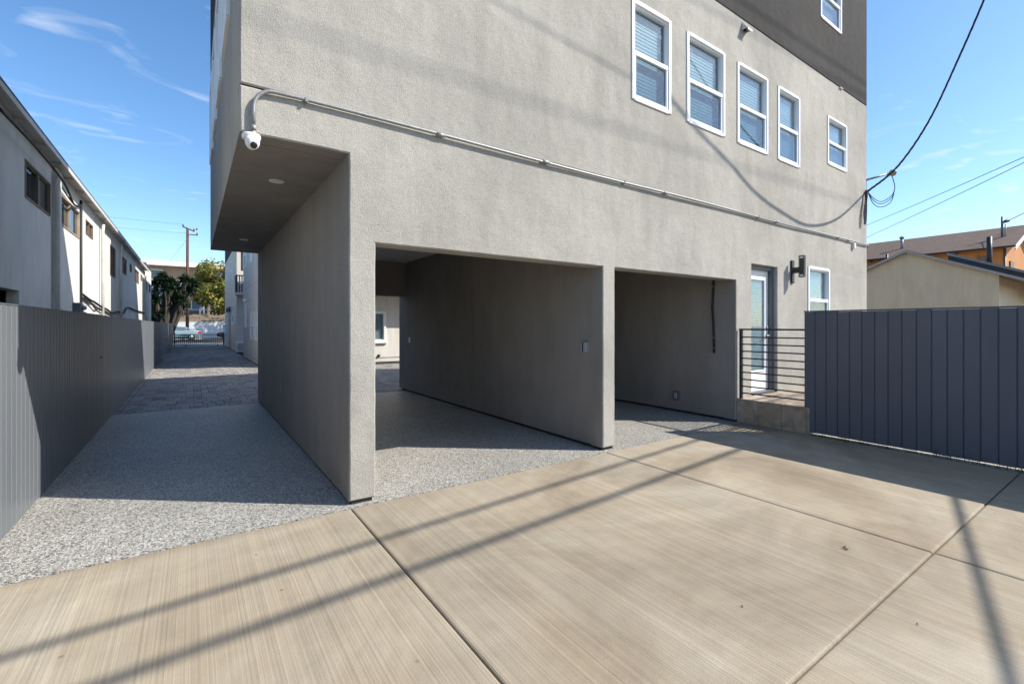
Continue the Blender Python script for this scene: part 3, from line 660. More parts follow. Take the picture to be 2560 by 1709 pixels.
# ================================================================== PORCH, RAILING, RIGHT FENCE
po = thing('porch', 'low tiled porch in front of the glazed door', 'porch', (8.0, 3.4, 0))
c = MB(); c.box(6.992, 9.3, 2.90, YF - 0.002, -0.1, 0.355); c.build('core', S_GREY, po)
PW = lambda u, v, d: (6.992 - d, u, v)
yy = YF - 0.006; k = 0
while yy > 2.92:
    w_ = min(0.33, yy - 2.90); c = MB(); c.bbox(yy - w_ + 0.003, yy - 0.003, 0.0, 0.352, -0.003, 0.010, 0.003, PW); c.build('tile', TILE, po); yy -= w_
for i in range(7):
    for j in range(3):
        c = MB(); c.bbox(6.985 + i * 0.33 + 0.002, 6.985 + (i + 1) * 0.33 - 0.002, 2.905 + j * 0.343 + 0.002, 2.905 + (j + 1) * 0.343 - 0.002, 0.355, 0.372, 0.003); c.build('tile', TILE, po)
ra = thing('porch_railing', 'black metal railing with thin horizontal bars along the porch edge', 'railing', (7.03, 3.88, 0.372))
RB = [1.325, 1.215, 1.107, 0.998, 0.89, 0.781, 0.672, 0.565, 0.46]
for (x, y) in ((7.03, 3.885), (7.03, 2.95), (8.9, 2.95)): c = MB(); c.box(x - 0.02, x + 0.02, y - 0.02, y + 0.02, 0.373, 1.43); c.build('post', BLACK, ra)
c = MB(); c.box(7.005, 7.055, 2.925, 3.91, 1.431, 1.456); c.box(7.056, 8.92, 2.925, 2.975, 1.431, 1.456); c.build('top_rail', BLACK, ra)
for z in RB:
    MB().tube([(7.03, 3.865, z), (7.03, 2.97, z)], 0.011, 6).build('rail_bar', BLACK, ra)
    MB().tube([(7.05, 2.95, z), (8.88, 2.95, z)], 0.011, 6).build('rail_bar', BLACK, ra)
# right fence: tongue and groove boards
fr = thing('board_fence', 'dark blue grey fence of wide vertical boards on the right', 'fence', (XR + 0.05, 0, 0))
def board_mesh(w, z0, z1, th, name, m, ch=0.006):
    q = MB(); prof = [(th, 0.0), (0.012, 0.0), (0.012, 0.003), (ch, 0.003), (0, 0.003 + ch), (0, w - 0.003 - ch), (ch, w - 0.003), (0.012, w - 0.003), (0.012, w - 0.0004), (th, w - 0.0004)]
    n = len(prof); i0 = 0
    q.v = [(x, y, z0) for x, y in prof] + [(x, y, z1) for x, y in prof]
    for k in range(n): q.f.append((k, (k + 1) % n, n + (k + 1) % n, n + k)); q.smooth.append(False)
    q.f.append(tuple(range(n))[::-1]); q.f.append(tuple(range(n, 2 * n))); q.smooth += [False, False]
    o = q.build(name, m); me = o.data; bpy.data.objects.remove(o); return me
me = board_mesh(0.1345, 0.035, 1.685, 0.022, 'fence_board', FENCE_R)
rr = random.Random(5)
for k in range(46):
    o = bpy.data.objects.new('board', me); COL.objects.link(o); o.parent = fr
    o.location = Vector((XR + rr.uniform(-0.0015, 0.0015), 2.972 - 0.1345 * (k + 1), rr.uniform(-0.003, 0.003))) - wloc(fr)
for y in (2.9, 0.5, -1.9): c = MB(); c.box(XR + 0.065, XR + 0.155, y - 0.045, y + 0.045, -0.1, 1.67); c.build('post', FENCE_R, fr)
for z in (0.3, 1.4): c = MB(); c.box(XR + 0.024, XR + 0.063, -3.2, 2.96, z, z + 0.09); c.build('rail', FENCE_R, fr)
c = MB(); c.box(XR - 0.004, XR + 0.06, -3.2, 2.974, 1.689, 1.706); c.build('cap', FENCE_R, fr)
c = MB(); c.box(XR + 0.004, XR + 0.05, -3.2, 2.97, -0.08, 0.022); tag(c.build('kerb_strip', SIDEW), 'narrow concrete strip under the dark board fence', 'kerb')

# ================================================================== LEFT FENCE
def left_fence(name, label, y0, y1, pitch, z1):
    f = thing(name, label, 'fence', (XL - 0.05, y0, 0)); n = int(round((y1 - y0) / pitch)); p = (y1 - y0) / n
    q = MB(); w = p; prof = [(-0.020, 0.0), (-0.003, 0.0), (-0.003, 0.014), (0.0, 0.019), (0.0, w - 0.005), (-0.003, w - 0.001), (-0.020, w - 0.001)]
    k_ = len(prof); q.v = [(x, y, 0.0) for x, y in prof] + [(x, y, z1) for x, y in prof]
    for k in range(k_): q.f.append((k, (k + 1) % k_, k_ + (k + 1) % k_, k_ + k)); q.smooth.append(False)
    q.f.append(tuple(range(k_))[::-1]); q.f.append(tuple(range(k_, 2 * k_))); q.smooth += [False, False]
    o = q.build('fence_board', FENCE); me = o.data; bpy.data.objects.remove(o)
    for k in range(n):
        o = bpy.data.objects.new('board', me); COL.objects.link(o); o.parent = f
        o.location = Vector((XL + rr.uniform(-0.001, 0.001), y0 + k * p, 0.012)) - wloc(f)
    for z in (0.3, 1.35): c = MB(); c.box(XL - 0.075, XL - 0.021, y0, y1, z, z + 0.06); c.build('rail', FENCE, f)
    c = MB(); c.box(XL - 0.03, XL + 0.004, y0, y1 - 0.004, z1 + 0.012, z1 + 0.02); c.build('cap', FENCE, f)
    return f
lf = left_fence('ribbed_fence', 'grey painted fence of narrow ribs on the left, half sunlit', -4.0, 9.15, 0.115, 1.64)
c = MB(); c.bbox(8.86, 8.98, 1.03, 1.055, 0.0, 0.03, 0.004, lambda u, v, d: (XL + d, u, v)); c.build('latch', GALV, lf)
lf2 = left_fence('panel_fence', 'grey painted fence of broad ribs farther along the driveway', 9.16, 41.0, 0.29, 1.63)

# ================================================================== REAR APARTMENT BUILDING
rb = thing('rear_apartment_building', 'pale stucco rear apartment building along the paved driveway', 'building', (2.07, 18.7, 0))
BX = 2.07
PB = lambda u, v, d: (BX - d, u, v)
swin = [(22.05, 22.62, 4.21, 5.5), (24.65, 25.9, 4.21, 5.5), (24.4, 25.15, 1.44, 2.55), (21.45, 22.6, 0.93, 2.06), (20.1, 20.9, 0.93, 2.06)]
wall(PB, 18.7, 26.1, 0.02, 3.20, [w for w in swin if w[3] < 3], 0.2, 2.0, 0.004, 0.0).build('driveway_wall', S_OFF, rb)
wall(PB, 17.75, 26.1, 3.215, 9.8, [w for w in swin if w[3] > 3], 0.2, 2.0, 0.004, 0.0).build('upper_driveway_wall', S_OFF, rb)
for w in swin: window(PB, rb, *w, blind=True, proud=0.03)
PSo = lambda u, v, d: (u, 18.7 - d, v)
wall(PSo, BX + 0.2, 13.0, 0.02, 2.75, [(5.4, 6.58, 0.85, 2.08)], 0.2, 1.0, 0.004, 0.0).build('courtyard_wall', S_OFF, rb)
window(PSo, rb, 5.4, 6.58, 0.85, 2.08, split=None, fw=0.07, proud=0.05, frame=WHITE)
c = MB(); c.box(5.35, 6.64, 0.79, 0.84, 0.0, 0.09, PSo); c.build('window_sill', WHITE, rb)
c = MB(); c.box(BX + 0.2, 13.0, 18.683, 18.699, 0.19, 0.215); c.box(BX - 0.012, BX - 0.001, 18.8, 26.1, 0.165, 0.185); c.box(BX - 0.004, BX + 0.05, 17.76, 26.09, 3.198, 3.216); c.build('weep_screed', PLATE, rb)
c = MB(); c.box(BX + 0.2, 13.0, 17.75, 17.95, 2.75, 9.8); c.box(BX + 0.2, 13.0, 17.951, 26.0, 2.75, 2.95); c.box(BX + 0.2, 13.0, 25.9, 26.1, 0.02, 9.8); c.box(12.8, 13.0, 17.95, 25.9, 2.95, 9.8); c.box(BX + 0.1, 12.9, 17.85, 26.0, 9.5, 9.7); c.build('upper_storeys', S_OFF, rb)
MB().lathe([(0.05, 0), (0.06, 0.02), (0.05, 0.06), (0.02, 0.09)], (6.3, 18.7, 0.28), (0, -1, 0), 12).build('hose_bib', BLACK, rb)
# north block
nwin = [(33.98, 35.4, 4.41, 5.58), (38.0, 38.9, 4.45, 5.55), (32.1, 33.8, 1.6, 2.73), (38.6, 39.76, 1.59, 2.93)]
nb = wall(PB, 30.2, 41.4, 0.02, 6.15, nwin + [(35.0, 36.5, 0.0, 2.72)], 0.2, 2.0, 0.004, 0.0).build('north_driveway_wall', S_OFF, rb)
wall(PB, 30.2, 41.4, 6.16, 9.3, [], 0.2, 2.0, 0.004, 0.0).build('north_charcoal_wall', S_DARK, rb)
for w in nwin: window(PB, rb, *w, proud=0.03)
c = MB(); c.box(35.0, 36.5, 0.02, 2.72, -0.6, -0.5, PB); c.build('doorway_panel', DARKGAP, rb)
PN = lambda u, v, d: (u, 30.2 - d, v)
c = MB(); c.box(BX + 0.2, 8.0, 30.2, 30.4, 0.02, 4.6); c.box(BX + 0.2, 8.0, 40.0, 40.2, 0.02, 9.3); c.box(BX + 0.1, 8.0, 30.3, 40.1, 9.0, 9.2); c.box(7.8, 8.0, 30.4, 40.0, 0.02, 9.0); c.build('north_wall', S_OFF, rb)
c = MB(); c.box(BX + 0.2, 8.0, 30.2, 30.4, 4.6, 9.3); c.build('north_charcoal_end', S_DARK, rb)
bal = MB(); bal.box(BX - 0.10, 3.6, 29.3, 30.199, 3.20, 3.33); balc = bal.build('balcony', S_OFF, rb)
for k in range(13): c = MB(); x = BX - 0.07 + k * 0.12; c.box(x, x + 0.05, 29.32, 29.35, 3.33, 4.22); c.build('baluster', BLACK, balc)
for k in range(7): c = MB(); y = 29.42 + k * 0.12; c.box(BX - 0.09, BX - 0.06, y, y + 0.05, 3.33, 4.22); c.build('baluster', BLACK, balc)
c = MB(); c.box(BX - 0.10, 3.6, 29.31, 29.36, 4.22, 4.28); c.box(BX - 0.10, BX - 0.05, 29.361, 30.19, 4.22, 4.28); c.build('handrail', BLACK, balc)
for (y, z) in ((34.6, 2.45), (36.8, 2.45)):
    t = thing('wall_lantern', 'small dark lantern beside the dark rear doorway, %s one' % ('nearer' if y < 35 else 'farther'), 'wall lamp', (BX, y, z), 'lanterns at rear doorway')
    c = MB(); c.bbox(y - 0.06, y + 0.06, z - 0.12, z + 0.12, 0, 0.02, 0.004, PB); c.build('back_plate', BLACK, t)
    c = MB(); c.bbox(y - 0.06, y + 0.06, z - 0.05, z + 0.25, 0.06, 0.16, 0.01, PB); c.box(y - 0.02, y + 0.02, z, z + 0.04, 0.02, 0.06, PB); c.build('lantern', BLACK, t)
for (y, z, l) in ((25.4, 3.55, 'higher'), (23.7, 2.64, 'lower')):
    t = thing('wall_fixture', 'small white cylinder fixture on the rear building, %s one' % l, 'wall lamp', (BX, y, z), 'white wall fixtures')
    MB().tube([(BX, y, z), (BX - 0.16, y, z)], 0.05, 10).build('arm', WHITE, t); MB().tube([(BX - 0.16, y, z + 0.05), (BX - 0.16, y, z - 0.12)], 0.05, 10).build('shade', WHITE, t)
t = thing('air_conditioner', 'white air conditioner unit standing at the corner of the rear block', 'air conditioner', (2.25, 29.6, 0))
c = MB(); c.bbox(2.0, 2.75, 29.45, 29.85, 0.06, 0.62, 0.02); c.build('cabinet', WHITE, t)
for k in range(9): c = MB(); z = 0.14 + k * 0.045; c.box(2.06, 2.66, 29.436, 29.452, z, z + 0.02); c.build('slat', PLATE, t)
c = MB(); c.box(2.05, 2.15, 29.5, 29.8, -0.02, 0.06); c.box(2.6, 2.7, 29.5, 29.8, -0.02, 0.06); c.build('foot', BLACK, t)

# ================================================================== LEFT NEIGHBOUR BUILDING
nbd = thing('neighbour_building', 'long two storey weathered white stucco building behind the left fence', 'building', (-2.33, 20, 0))
NX = -2.33
PNB = lambda u, v, d: (NX + d, u, v)
nw = [(11.15, 12.84, 3.68, 4.33, 1), (13.64, 15.75, 3.68, 4.34, 1), (16.6, 17.66, 3.955, 4.335, 1), (21.06, 22.38, 3.255, 4.32, 0), (24.03, 25.9, 3.66, 4.33, 0), (27.2, 28.0, 3.98, 4.34, 0), (29.64, 31.5, 3.72, 4.34, 1), (32.7, 33.5, 4.02, 4.35, 0)]
wall(PNB, 4.0, 35.2, 0.0, 4.82, [w[:4] for w in nw] + [(8.2, 10.85, 0.0, 2.07)], 0.15, 2.0, 0.006, 0.0).build('driveway_wall', S_OLD, nbd)
for k, w in enumerate(nw): window(PNB, nbd, w[0], w[1], w[2], w[3], frame=BROWNW if k != 1 else WOODG, pane=GLASS_D, slide=True, split=0.5, fw=0.035, proud=0.012, blind=(k in (0, 1, 2)), blind_col=TANPANE)
c = MB(); c.box(8.2, 10.85, 0.0, 2.07, -0.5, -0.45, PNB); c.build('opening_back', TANPANE, nbd)
c = MB(); c.box(-9.5, NX - 0.15, 4.0, 4.15, 0, 4.8); c.box(-9.5, NX - 0.15, 35.0, 35.15, 0, 4.8); c.box(-9.5, -9.35, 4.15, 35.0, 0, 4.8); c.build('other_walls', S_OLD, nbd)
c = MB(); c.box(-9.7, NX + 0.21, 3.7, 35.4, 4.822, 4.86); rf = c.build('roof', ROLLROOF, nbd)
c = MB(); c.box(NX + 0.18, NX + 0.21, 3.7, 35.4, 4.735, 4.821); c.build('fascia', ROOFW, rf)
c = MB(); c.box(NX + 0.002, NX + 0.178, 3.72, 35.38, 4.800, 4.820); c.build('eave_soffit', ROOFW, rf)
for k in range(26): c = MB(); y = 4.5 + k * 1.2; c.box(NX + 0.002, NX + 0.176, y, y + 0.05, 4.745, 4.799); c.build('rafter_tail', ROOFW, rf)
for (y0, y1, d) in ((13.04, 13.56, 0.05), ): c = MB(); c.box(y0, y1, 0, 4.74, 0.001, d, PNB); c.build('pilaster', S_OLD, nbd)
for y in (13.0, 18.8, 23.2, 34.6):
    MB().tube([(NX + 0.10, y, 4.6), (NX + 0.085, y, 4.4), (NX + 0.085, y, 0.1)], 0.04, 8).build('downspout', ROOFW, nbd)
t = thing('wall_cable', 'black cable running under the eave and down the white neighbour wall', 'cable', (NX, 15.8, 1.9))
MB().tube(smooth([(NX + 0.2, 9.0, 4.42), (NX + 0.2, 11.0, 4.46), (NX + 0.18, 13.0, 4.42), (NX + 0.1, 14.4, 4.30), (NX + 0.05, 15.3, 4.42), (NX + 0.04, 15.78, 4.55)], 6), 0.022, 6).build('upper_run', CABLE, t)
MB().tube(smooth([(NX + 0.04, 13.6, 4.46), (NX + 0.04, 14.8, 4.37), (NX + 0.04, 15.75, 4.50)], 6), 0.016, 6).build('cross_run', CABLE, t)
MB().tube([(NX + 0.03, 15.8, 4.66), (NX + 0.03, 15.82, 1.0)], 0.028, 6).build('riser', CABLE, t)
t = thing('looped_cable', 'tangled dark cables sagging low along the white neighbour wall', 'cable', (NX, 20, 1.9))
MB().tube(smooth([(NX + 0.04, 15.9, 2.30), (NX + 0.06, 16.8, 2.20), (NX + 0.05, 17.6, 2.17), (NX + 0.06, 18.7, 2.08), (NX + 0.05, 20.0, 2.03), (NX + 0.04, 21.3, 1.94), (NX + 0.05, 22.5, 2.02), (NX + 0.06, 24.4, 2.02), (NX + 0.05, 25.2, 2.22), (NX + 0.05, 26.4, 2.30), (NX + 0.04, 29.0, 2.26), (NX + 0.05, 32.0, 2.26), (NX + 0.04, 35.0, 2.25)], 5), 0.03, 6).build('main_run', CABLE, t)
MB().tube(smooth([(NX + 0.05, 16.0, 2.22), (NX + 0.06, 17.0, 2.12), (NX + 0.05, 17.8, 1.98), (NX + 0.06, 18.3, 2.02), (NX + 0.05, 19.6, 1.90), (NX + 0.04, 21.2, 1.82)], 5), 0.022, 6).build('second_run', CABLE, t)
t = thing('meter_box', 'grey electric meter box on the white neighbour wall above the fence', 'meter', (NX, 15.2, 1.6))
c = MB(); c.bbox(14.95, 15.4, 1.45, 2.05, 0, 0.14, 0.01, PNB); c.build('cabinet', GREYTRIM, t)
for z in (1.62, 1.78, 1.94): MB().lathe([(0.06, 0), (0.06, 0.05), (0.04, 0.08)], (NX + 0.14, 15.18, z), (1, 0, 0), 12).build('dial', PLATE, t)
# far end block
fb = thing('flat_roof_building', 'grey flat roofed building just past the white neighbour', 'building', (-2.3, 36, 0))
PFB = lambda u, v, d: (-2.32 + d, u, v)
iw = [(35.7, 37.0, 3.72, 4.28), (38.45, 39.7, 3.74, 4.27)]
wall(PFB, 35.45, 40.6, 0, 5.25, iw, 0.2, 2.0, 0.005, 0.0).build('driveway_wall', S_OLD, fb)
for w in iw: window(PFB, fb, *w, frame=BROWNW, pane=GLASS_D, slide=True, fw=0.035, blind=False)
c = MB(); c.box(-8, -2.52, 35.45, 35.6, 0, 5.25); c.box(-8, -2.52, 40.45, 40.6, 0, 5.25); c.box(-8, -7.85, 35.6, 40.45, 0, 5.25); c.build('other_walls', S_OLD, fb)
c = MB(); c.box(-8.05, -2.28, 35.41, 40.64, 5.251, 5.32); c.build('roof_cap', GREYTRIM, fb)

# ================================================================== GATE AND STREET
gt = thing('driveway_gate', 'low black metal bar gate across the end of the driveway', 'gate', (0.5, 41.3, 0))
for (z0, z1) in ((0.08, 0.12), (0.82, 0.87)): c = MB(); c.box(-0.95, 1.98, 41.28, 41.32, z0, z1); c.build('rail', BLACK, gt)
for k in range(25): x = -0.92 + k * 0.119; c = MB(); c.box(x, x + 0.022, 41.29, 41.31, 0.12, 0.82); c.build('bar', BLACK, gt)
for x in (-1.02, 2.0): c = MB(); c.box(x - 0.04, x + 0.04, 41.26, 41.34, 0, 0.98); c.build('post', BLACK, gt)
for x in (-0.35, 1.6): MB().lathe([(0.05, -0.02), (0.05, 0.02)], (x, 41.3, 0.06), (0, 1, 0), 10).build('roller', BLACK, gt)

def car(label, cx, cy, paint, heading, glassm=CARGLASS):
    """sedan; x forward = heading (+1 or -1)"""
    t = thing('parked_car', label, 'car', (cx, cy, -0.02)); h = heading
    # stations along the length: (x, half width, z_bottom, z_belt)
    st = [(-2.28, 0.62, 0.42, 0.80), (-2.2, 0.78, 0.30, 0.93), (-1.9, 0.86, 0.24, 0.99), (-1.3, 0.89, 0.22, 0.99), (-0.4, 0.90, 0.20, 0.96), (0.6, 0.90, 0.20, 0.93), (1.3, 0.88, 0.22, 0.88), (1.9, 0.84, 0.24, 0.80), (2.2, 0.74, 0.30, 0.70), (2.30, 0.58, 0.40, 0.60)]
    b = MB(); n = 10
    for (x, w, z0, z1) in st:
        ring = [(-w * .92, z0), (-w, z0 + .12), (-w * 1.01, (z0 + z1) / 2), (-w * .97, z1 - .08), (-w * .90, z1), (w * .90, z1), (w * .97, z1 - .08), (w * 1.01, (z0 + z1) / 2), (w, z0 + .12), (w * .92, z0)]
        b.v += [(cx + h * x, cy + yy, zz) for yy, zz in ring]
    for i in range(len(st) - 1):
        for k in range(n): b.f.append((i * n + k, i * n + (k + 1) % n, (i + 1) * n + (k + 1) % n, (i + 1) * n + k)); b.smooth.append(True)
    b.f.append(tuple(range(n))); b.f.append(tuple((len(st) - 1) * n + k for k in range(n))); b.smooth += [False, False]
    b.build('body', paint, t)
    gh = [(-1.75, 0.76, 0.98), (-0.95, 0.62, 1.38), (-0.2, 0.62, 1.43), (0.45, 0.63, 1.39), (1.25, 0.74, 0.90)]
    b = MB(); base = []
    for (x, w, z) in gh: b.v += [(cx + h * x, cy - 0.80, 0.93), (cx + h * x, cy - w, z), (cx + h * x, cy + w, z), (cx + h * x, cy + 0.80, 0.93)]
    for i in range(4):
        for k in range(3): b.f.append((i * 4 + k, i * 4 + k + 1, i * 4 + 5 + k, i * 4 + 4 + k)); b.smooth.append(False)
    b.build('cabin', paint, t)
    for (xa, xb, za, zb) in ((-1.25, -1.0, 1.20, 1.28), (-0.92, -0.12, 1.33, 1.37), (-0.04, 0.72, 1.37, 1.21)):
        for sgn in (-1, 1):
            g_ = MB(); f_ = lambda x, z: (cx + h * x, cy + sgn * (0.805 - (z - 0.93) * (0.19 / 0.5) + 0.006), z)
            g_.poly([f_(xa, 0.99), f_(xb, 0.99), f_(xb, zb), f_(xa, za)]); o = g_.build('side_window', glassm, t, fix=False)
    g_ = MB(); g_.quad((cx + h * -1.70, cy - .66, 1.02), (cx + h * -1.70, cy + .66, 1.02), (cx + h * -1.02, cy + .55, 1.36), (cx + h * -1.02, cy - .55, 1.36)); g_.build('rear_window', glassm, t, fix=False)
    for x in (-1.38, 1.40):
        for sgn in (-1, 1):
            w_ = MB(); w_.lathe([(0.26, -0.11), (0.32, -0.09), (0.33, 0), (0.32, 0.09), (0.26, 0.11)], (cx + h * x, cy + sgn * 0.80, 0.31), (0, 1, 0), 20); wh = w_.build('wheel', RUBBER, t)
            r_2 = MB(); r_2.lathe([(0.20, -0.112), (0.21, 0), (0.20, 0.112), (0.06, 0.125)], (cx + h * x, cy + sgn * 0.80, 0.31), (0, sgn, 0), 16); r_2.build('rim', RIM, wh)
    for sgn in (-1, 1):
        l_ = MB(); l_.bbox(cx - 2.31 * h if h > 0 else cx + 1.98, cx - 1.98 * h if h > 0 else cx + 2.31, cy + sgn * 0.70 - 0.17, cy + sgn * 0.70 + 0.17, 0.72, 0.90, 0.03); l_.build('tail_light', TAIL, t)
    b_ = MB(); b_.box(cx - 1.75, cx + 1.75, cy - 0.7, cy + 0.7, 0.14, 0.26); b_.build('underbody', BLACK, t)
    return t
car('blue grey sedan parked across the street, tail to the right', -1.45, 60.6, CARBLUE, -1)
car('black car parked at the far kerb behind the blue bin', 4.55, 60.8, CARDARK, -1)
t = thing('recycling_bin', 'large blue wheeled bin beside the gate end', 'bin', (2.55, 46.0, 0))
b = MB(); b.v = [(2.25, 45.7, 0.12), (2.75, 45.7, 0.12), (2.75, 46.2, 0.12), (2.25, 46.2, 0.12), (2.17, 45.62, 1.5), (2.83, 45.62, 1.5), (2.83, 46.28, 1.5), (2.17, 46.28, 1.5)]
for f in ((0, 3, 2, 1), (4, 5, 6, 7), (0, 1, 5, 4), (1, 2, 6, 5), (2, 3, 7, 6), (3, 0, 4, 7)): b.f.append(f); b.smooth.append(False)
b.build('tub', BIN, t); c = MB(); c.bbox(2.14, 2.86, 45.58, 46.32, 1.501, 1.57, 0.02); c.build('lid', BIN, t)
for x in (2.24, 2.74): MB().lathe([(0.12, -0.03), (0.12, 0.03)], (x, 46.22, 0.12), (1, 0, 0), 12).build('wheel', RUBBER, t)

rw = thing('retaining_wall', 'low white painted retaining wall across the street', 'wall', (0, 66.2, 0.1))
c = MB(); c.box(-40, 40, 66.05, 66.35, 0.05, 1.93); c.build('wall_body', S_WALL, rw); c = MB(); c.box(-40, 40, 66.02, 66.38, 1.931, 1.99); c.build('coping', S_WALL, rw)
b = MB()
for i in range(40):
    for j in range(4):
        x0 = -40 + i * 2; y0 = 66.36 + j * 1.0
        z = lambda x, y: 1.85 + (y - 66.36) * 0.36 + 0.12 * mnoise.noise(Vector((x, y, 0)))
        b.quad((x0, y0, z(x0, y0)), (x0 + 2, y0, z(x0 + 2, y0)), (x0 + 2, y0 + 1, z(x0 + 2, y0 + 1)), (x0, y0 + 1, z(x0, y0 + 1)), True)
struct(b.build('slope', DIRT, fix=False))
pr = thing('pipe_fence', 'thin metal pipe fence on the slope above the white wall', 'fence', (0, 67.5, 2.2))
for k in range(14): x = -16 + k * 2.4; MB().tube([(x, 67.6, 2.1), (x, 67.6, 3.5)], 0.035, 6).build('post', GALV, pr)
for z in (2.75, 3.45): MB().tube([(-16, 67.6, z), (15.2, 67.6, z)], 0.028, 6).build('rail', GALV, pr)

ta = thing('tan_apartment_building', 'tan two storey apartment block with white roof edge across the street', 'building', (0, 71, 2.5))
PT = lambda u, v, d: (u, 70.6 - d, v)
tw_ = [(-5.9, -2.92, 7.06, 8.35), (3.0, 5.0, 7.06, 8.35), (-13, -10, 7.06, 8.35)]
wall(PT, -16, 16, 6.3, 8.75, tw_, 0.2, 4.0, 0.01, 0.0).build('upper_wall', S_TAN, ta)
for w in tw_: window(PT, ta, *w, frame=WHITE, pane=GLASS_D, slide=True, fw=0.12, proud=0.05, blind=False)
lw = [(-5.5, -3.2, 3.6, 5.4), (1.2, 2.6, 3.0, 5.4), (3.4, 5.0, 3.6, 5.4), (-1.5, 0.0, 3.6, 5.2)]
wall(PT, -16, 16, 2.3, 6.29, lw, 0.2, 4.0, 0.01, 0.0).build('lower_wall', S_BLUESHADE, ta)
for w in lw: window(PT, ta, *w, frame=WHITE, pane=GLASS_D, slide=True, fw=0.10, proud=0.05, blind=False)
c = MB(); c.box(-16.6, 16.6, 69.5, 84, 8.76, 9.30); c.build('roof', WHITE, ta)
c = MB(); c.box(-16, 16, 69.5, 70.39, 6.15, 6.28); bq_ = c.build('balcony', WHITE, ta)
c = MB(); c.box(-16, 16, 69.5, 69.56, 6.30, 7.0); c.build('rail_panel', mat('pale_blue_panel', (0.42, 0.58, 0.66), 0.4, 0.05), bq_)
for k in range(12): c = MB(); x = -15 + k * 2.7; c.box(x, x + 0.12, 69.48, 69.60, 2.3, 6.15); c.build('post', WHITE, ta)
c = MB(); c.box(-16, -15.8, 70.8, 84, 2.3, 8.75); c.box(15.8, 16, 70.8, 84, 2.3, 8.75); c.box(-15.8, 15.8, 83.8, 84, 2.3, 8.75); c.build('other_walls', S_TAN, ta)

up = thing('street_utility_pole', 'brown wooden utility pole across the street behind the sedan', 'utility pole', (-0.43, 63.9, 0.1))
MB().tube([(-0.43, 63.9, 0.05), (-0.40, 63.9, 12.55)], [0.17, 0.13], 12).build('pole', WOODP, up)
MB().tube([(-0.85, 63.6, 12.62), (0.25, 64.2, 12.28)], 0.07, 6).build('crossarm', WOODP, up)
c = MB(); c.box(-0.25, 0.55, 63.68, 63.75, 11.75, 11.85); c.build('lower_crossarm', WOODP, up)
for (x, y, z) in ((-0.8, 63.63, 12.75), (0.2, 64.17, 12.45), (0.5, 63.72, 11.95), (0.45, 63.8, 12.5)): MB().lathe([(0.05, -0.12), (0.09, -0.04), (0.09, 0.08), (0.03, 0.14)], (x, y, z), (0, 0, 1), 8).build('insulator', BROWNW, up)
for k, (a, b_, l) in enumerate((((-0.8, 63.63, 12.85), (-60, 58, 14.6), 'upper'), ((-0.25, 63.7, 11.9), (-60, 57, 13.0), 'lower'))):
    tag(MB().tube(sag(a, b_, 20, 0.8), 0.010, 5).build('street_wire', CABLE), 'thin wire running left from the far utility pole, %s one' % l, 'wire', 'street wires')
tag(MB().tube([(-0.5, 63.9, 11.2), (-3.4, 64.5, 6.5), (-4.2, 64.7, 5.2)], 0.011, 5).build('guy_wire', CABLE), 'slanting guy wire beside the far utility pole', 'wire')

# ================================================================== TREES
def leaf_cloud(centres, nleaf, size, seed):
    r = random.Random(seed); mb = MB()
    for (c, rad) in centres:
        for _ in range(nleaf):
            d = Vector((r.gauss(0, 1), r.gauss(0, 1), r.gauss(0, 1))).normalized() * (rad * r.random() ** 0.45)
            p = Vector(c) + Vector((d.x, d.y, d.z * 0.8)); s_ = size * r.uniform(0.6, 1.3)
            n = (d.normalized() * 0.6 + Vector((r.gauss(0, .6), r.gauss(0, .6), r.gauss(0.5, .6)))).normalized(); u = n.orthogonal().normalized(); u.rotate(Matrix.Rotation(r.uniform(0, 6.28), 3, n)); w = n.cross(u)
            mb.poly([p - u * s_ * .5, p + w * s_ * .42 - u * s_ * .05, p + u * s_ * .55 - n * s_ * .12, p - w * s_ * .42 - u * s_ * .05])
    return mb
def broad_tree(name, label, base, height, cz, crown_r, seed, nclump, nleaf, mat_leaf, size, squash=0.9, cx_off=(0, 0)):
    r = random.Random(seed); t = thing(name, label, 'tree', base); bx, by, bz = base
    top = Vector((bx + cx_off[0] * 0.5, by + cx_off[1] * 0.5, cz)); tr = MB()
    tr.tube(smooth([base, (bx + 0.08, by, bz + cz * 0.3), (bx + cx_off[0] * 0.2, by, bz + cz * 0.6), top], 4), [0.24 - 0.012 * k for k in range(13)], 10)
    cl = []
    for k in range(nclump):
        d = Vector((r.gauss(0, 1), r.gauss(0, 1), r.gauss(0, 1))).normalized() * r.random() ** 0.4
        c = Vector((bx + cx_off[0] + d.x * crown_r, by + cx_off[1] + d.y * crown_r, cz + d.z * (height - cz) * squash))
        cl.append((c, crown_r * r.uniform(0.16, 0.30)))
        if k % 2 == 0:
            mid = top.lerp(c, 0.5) + Vector((0, 0, 0.2)); tr.tube([top - Vector((0, 0, cz * 0.25 * r.random())), mid, c], [0.08, 0.045, 0.015], 5)
    tr.build('trunk', TRUNK, t); leaf_cloud(cl, nleaf, size, seed + 1).build('crown', mat_leaf, t, fix=False)
    return t
broad_tree('sycamore_tree', 'yellowing sycamore tree on the parkway past the gate', (3.3, 52.5, 0), 8.2, 5.2, 3.5, 11, 90, 120, LEAF_S, 0.26)
broad_tree('street_tree', 'leafy street tree on the far pavement shading the white wall', (8.2, 60.3, 0.1), 10.5, 7.2, 3.6, 23, 46, 90, LEAF_S, 0.24)
broad_tree('garden_tree', 'dark green tree in front of the tan building', (1.6, 68.6, 2.5), 7.2, 5.6, 1.9, 31, 30, 90, leafmat('dark_leaf', [(0.2, (0.02, 0.04, 0.012)), (0.7, (0.06, 0.085, 0.025)), (1.0, (0.12, 0.12, 0.04))]), 0.2)
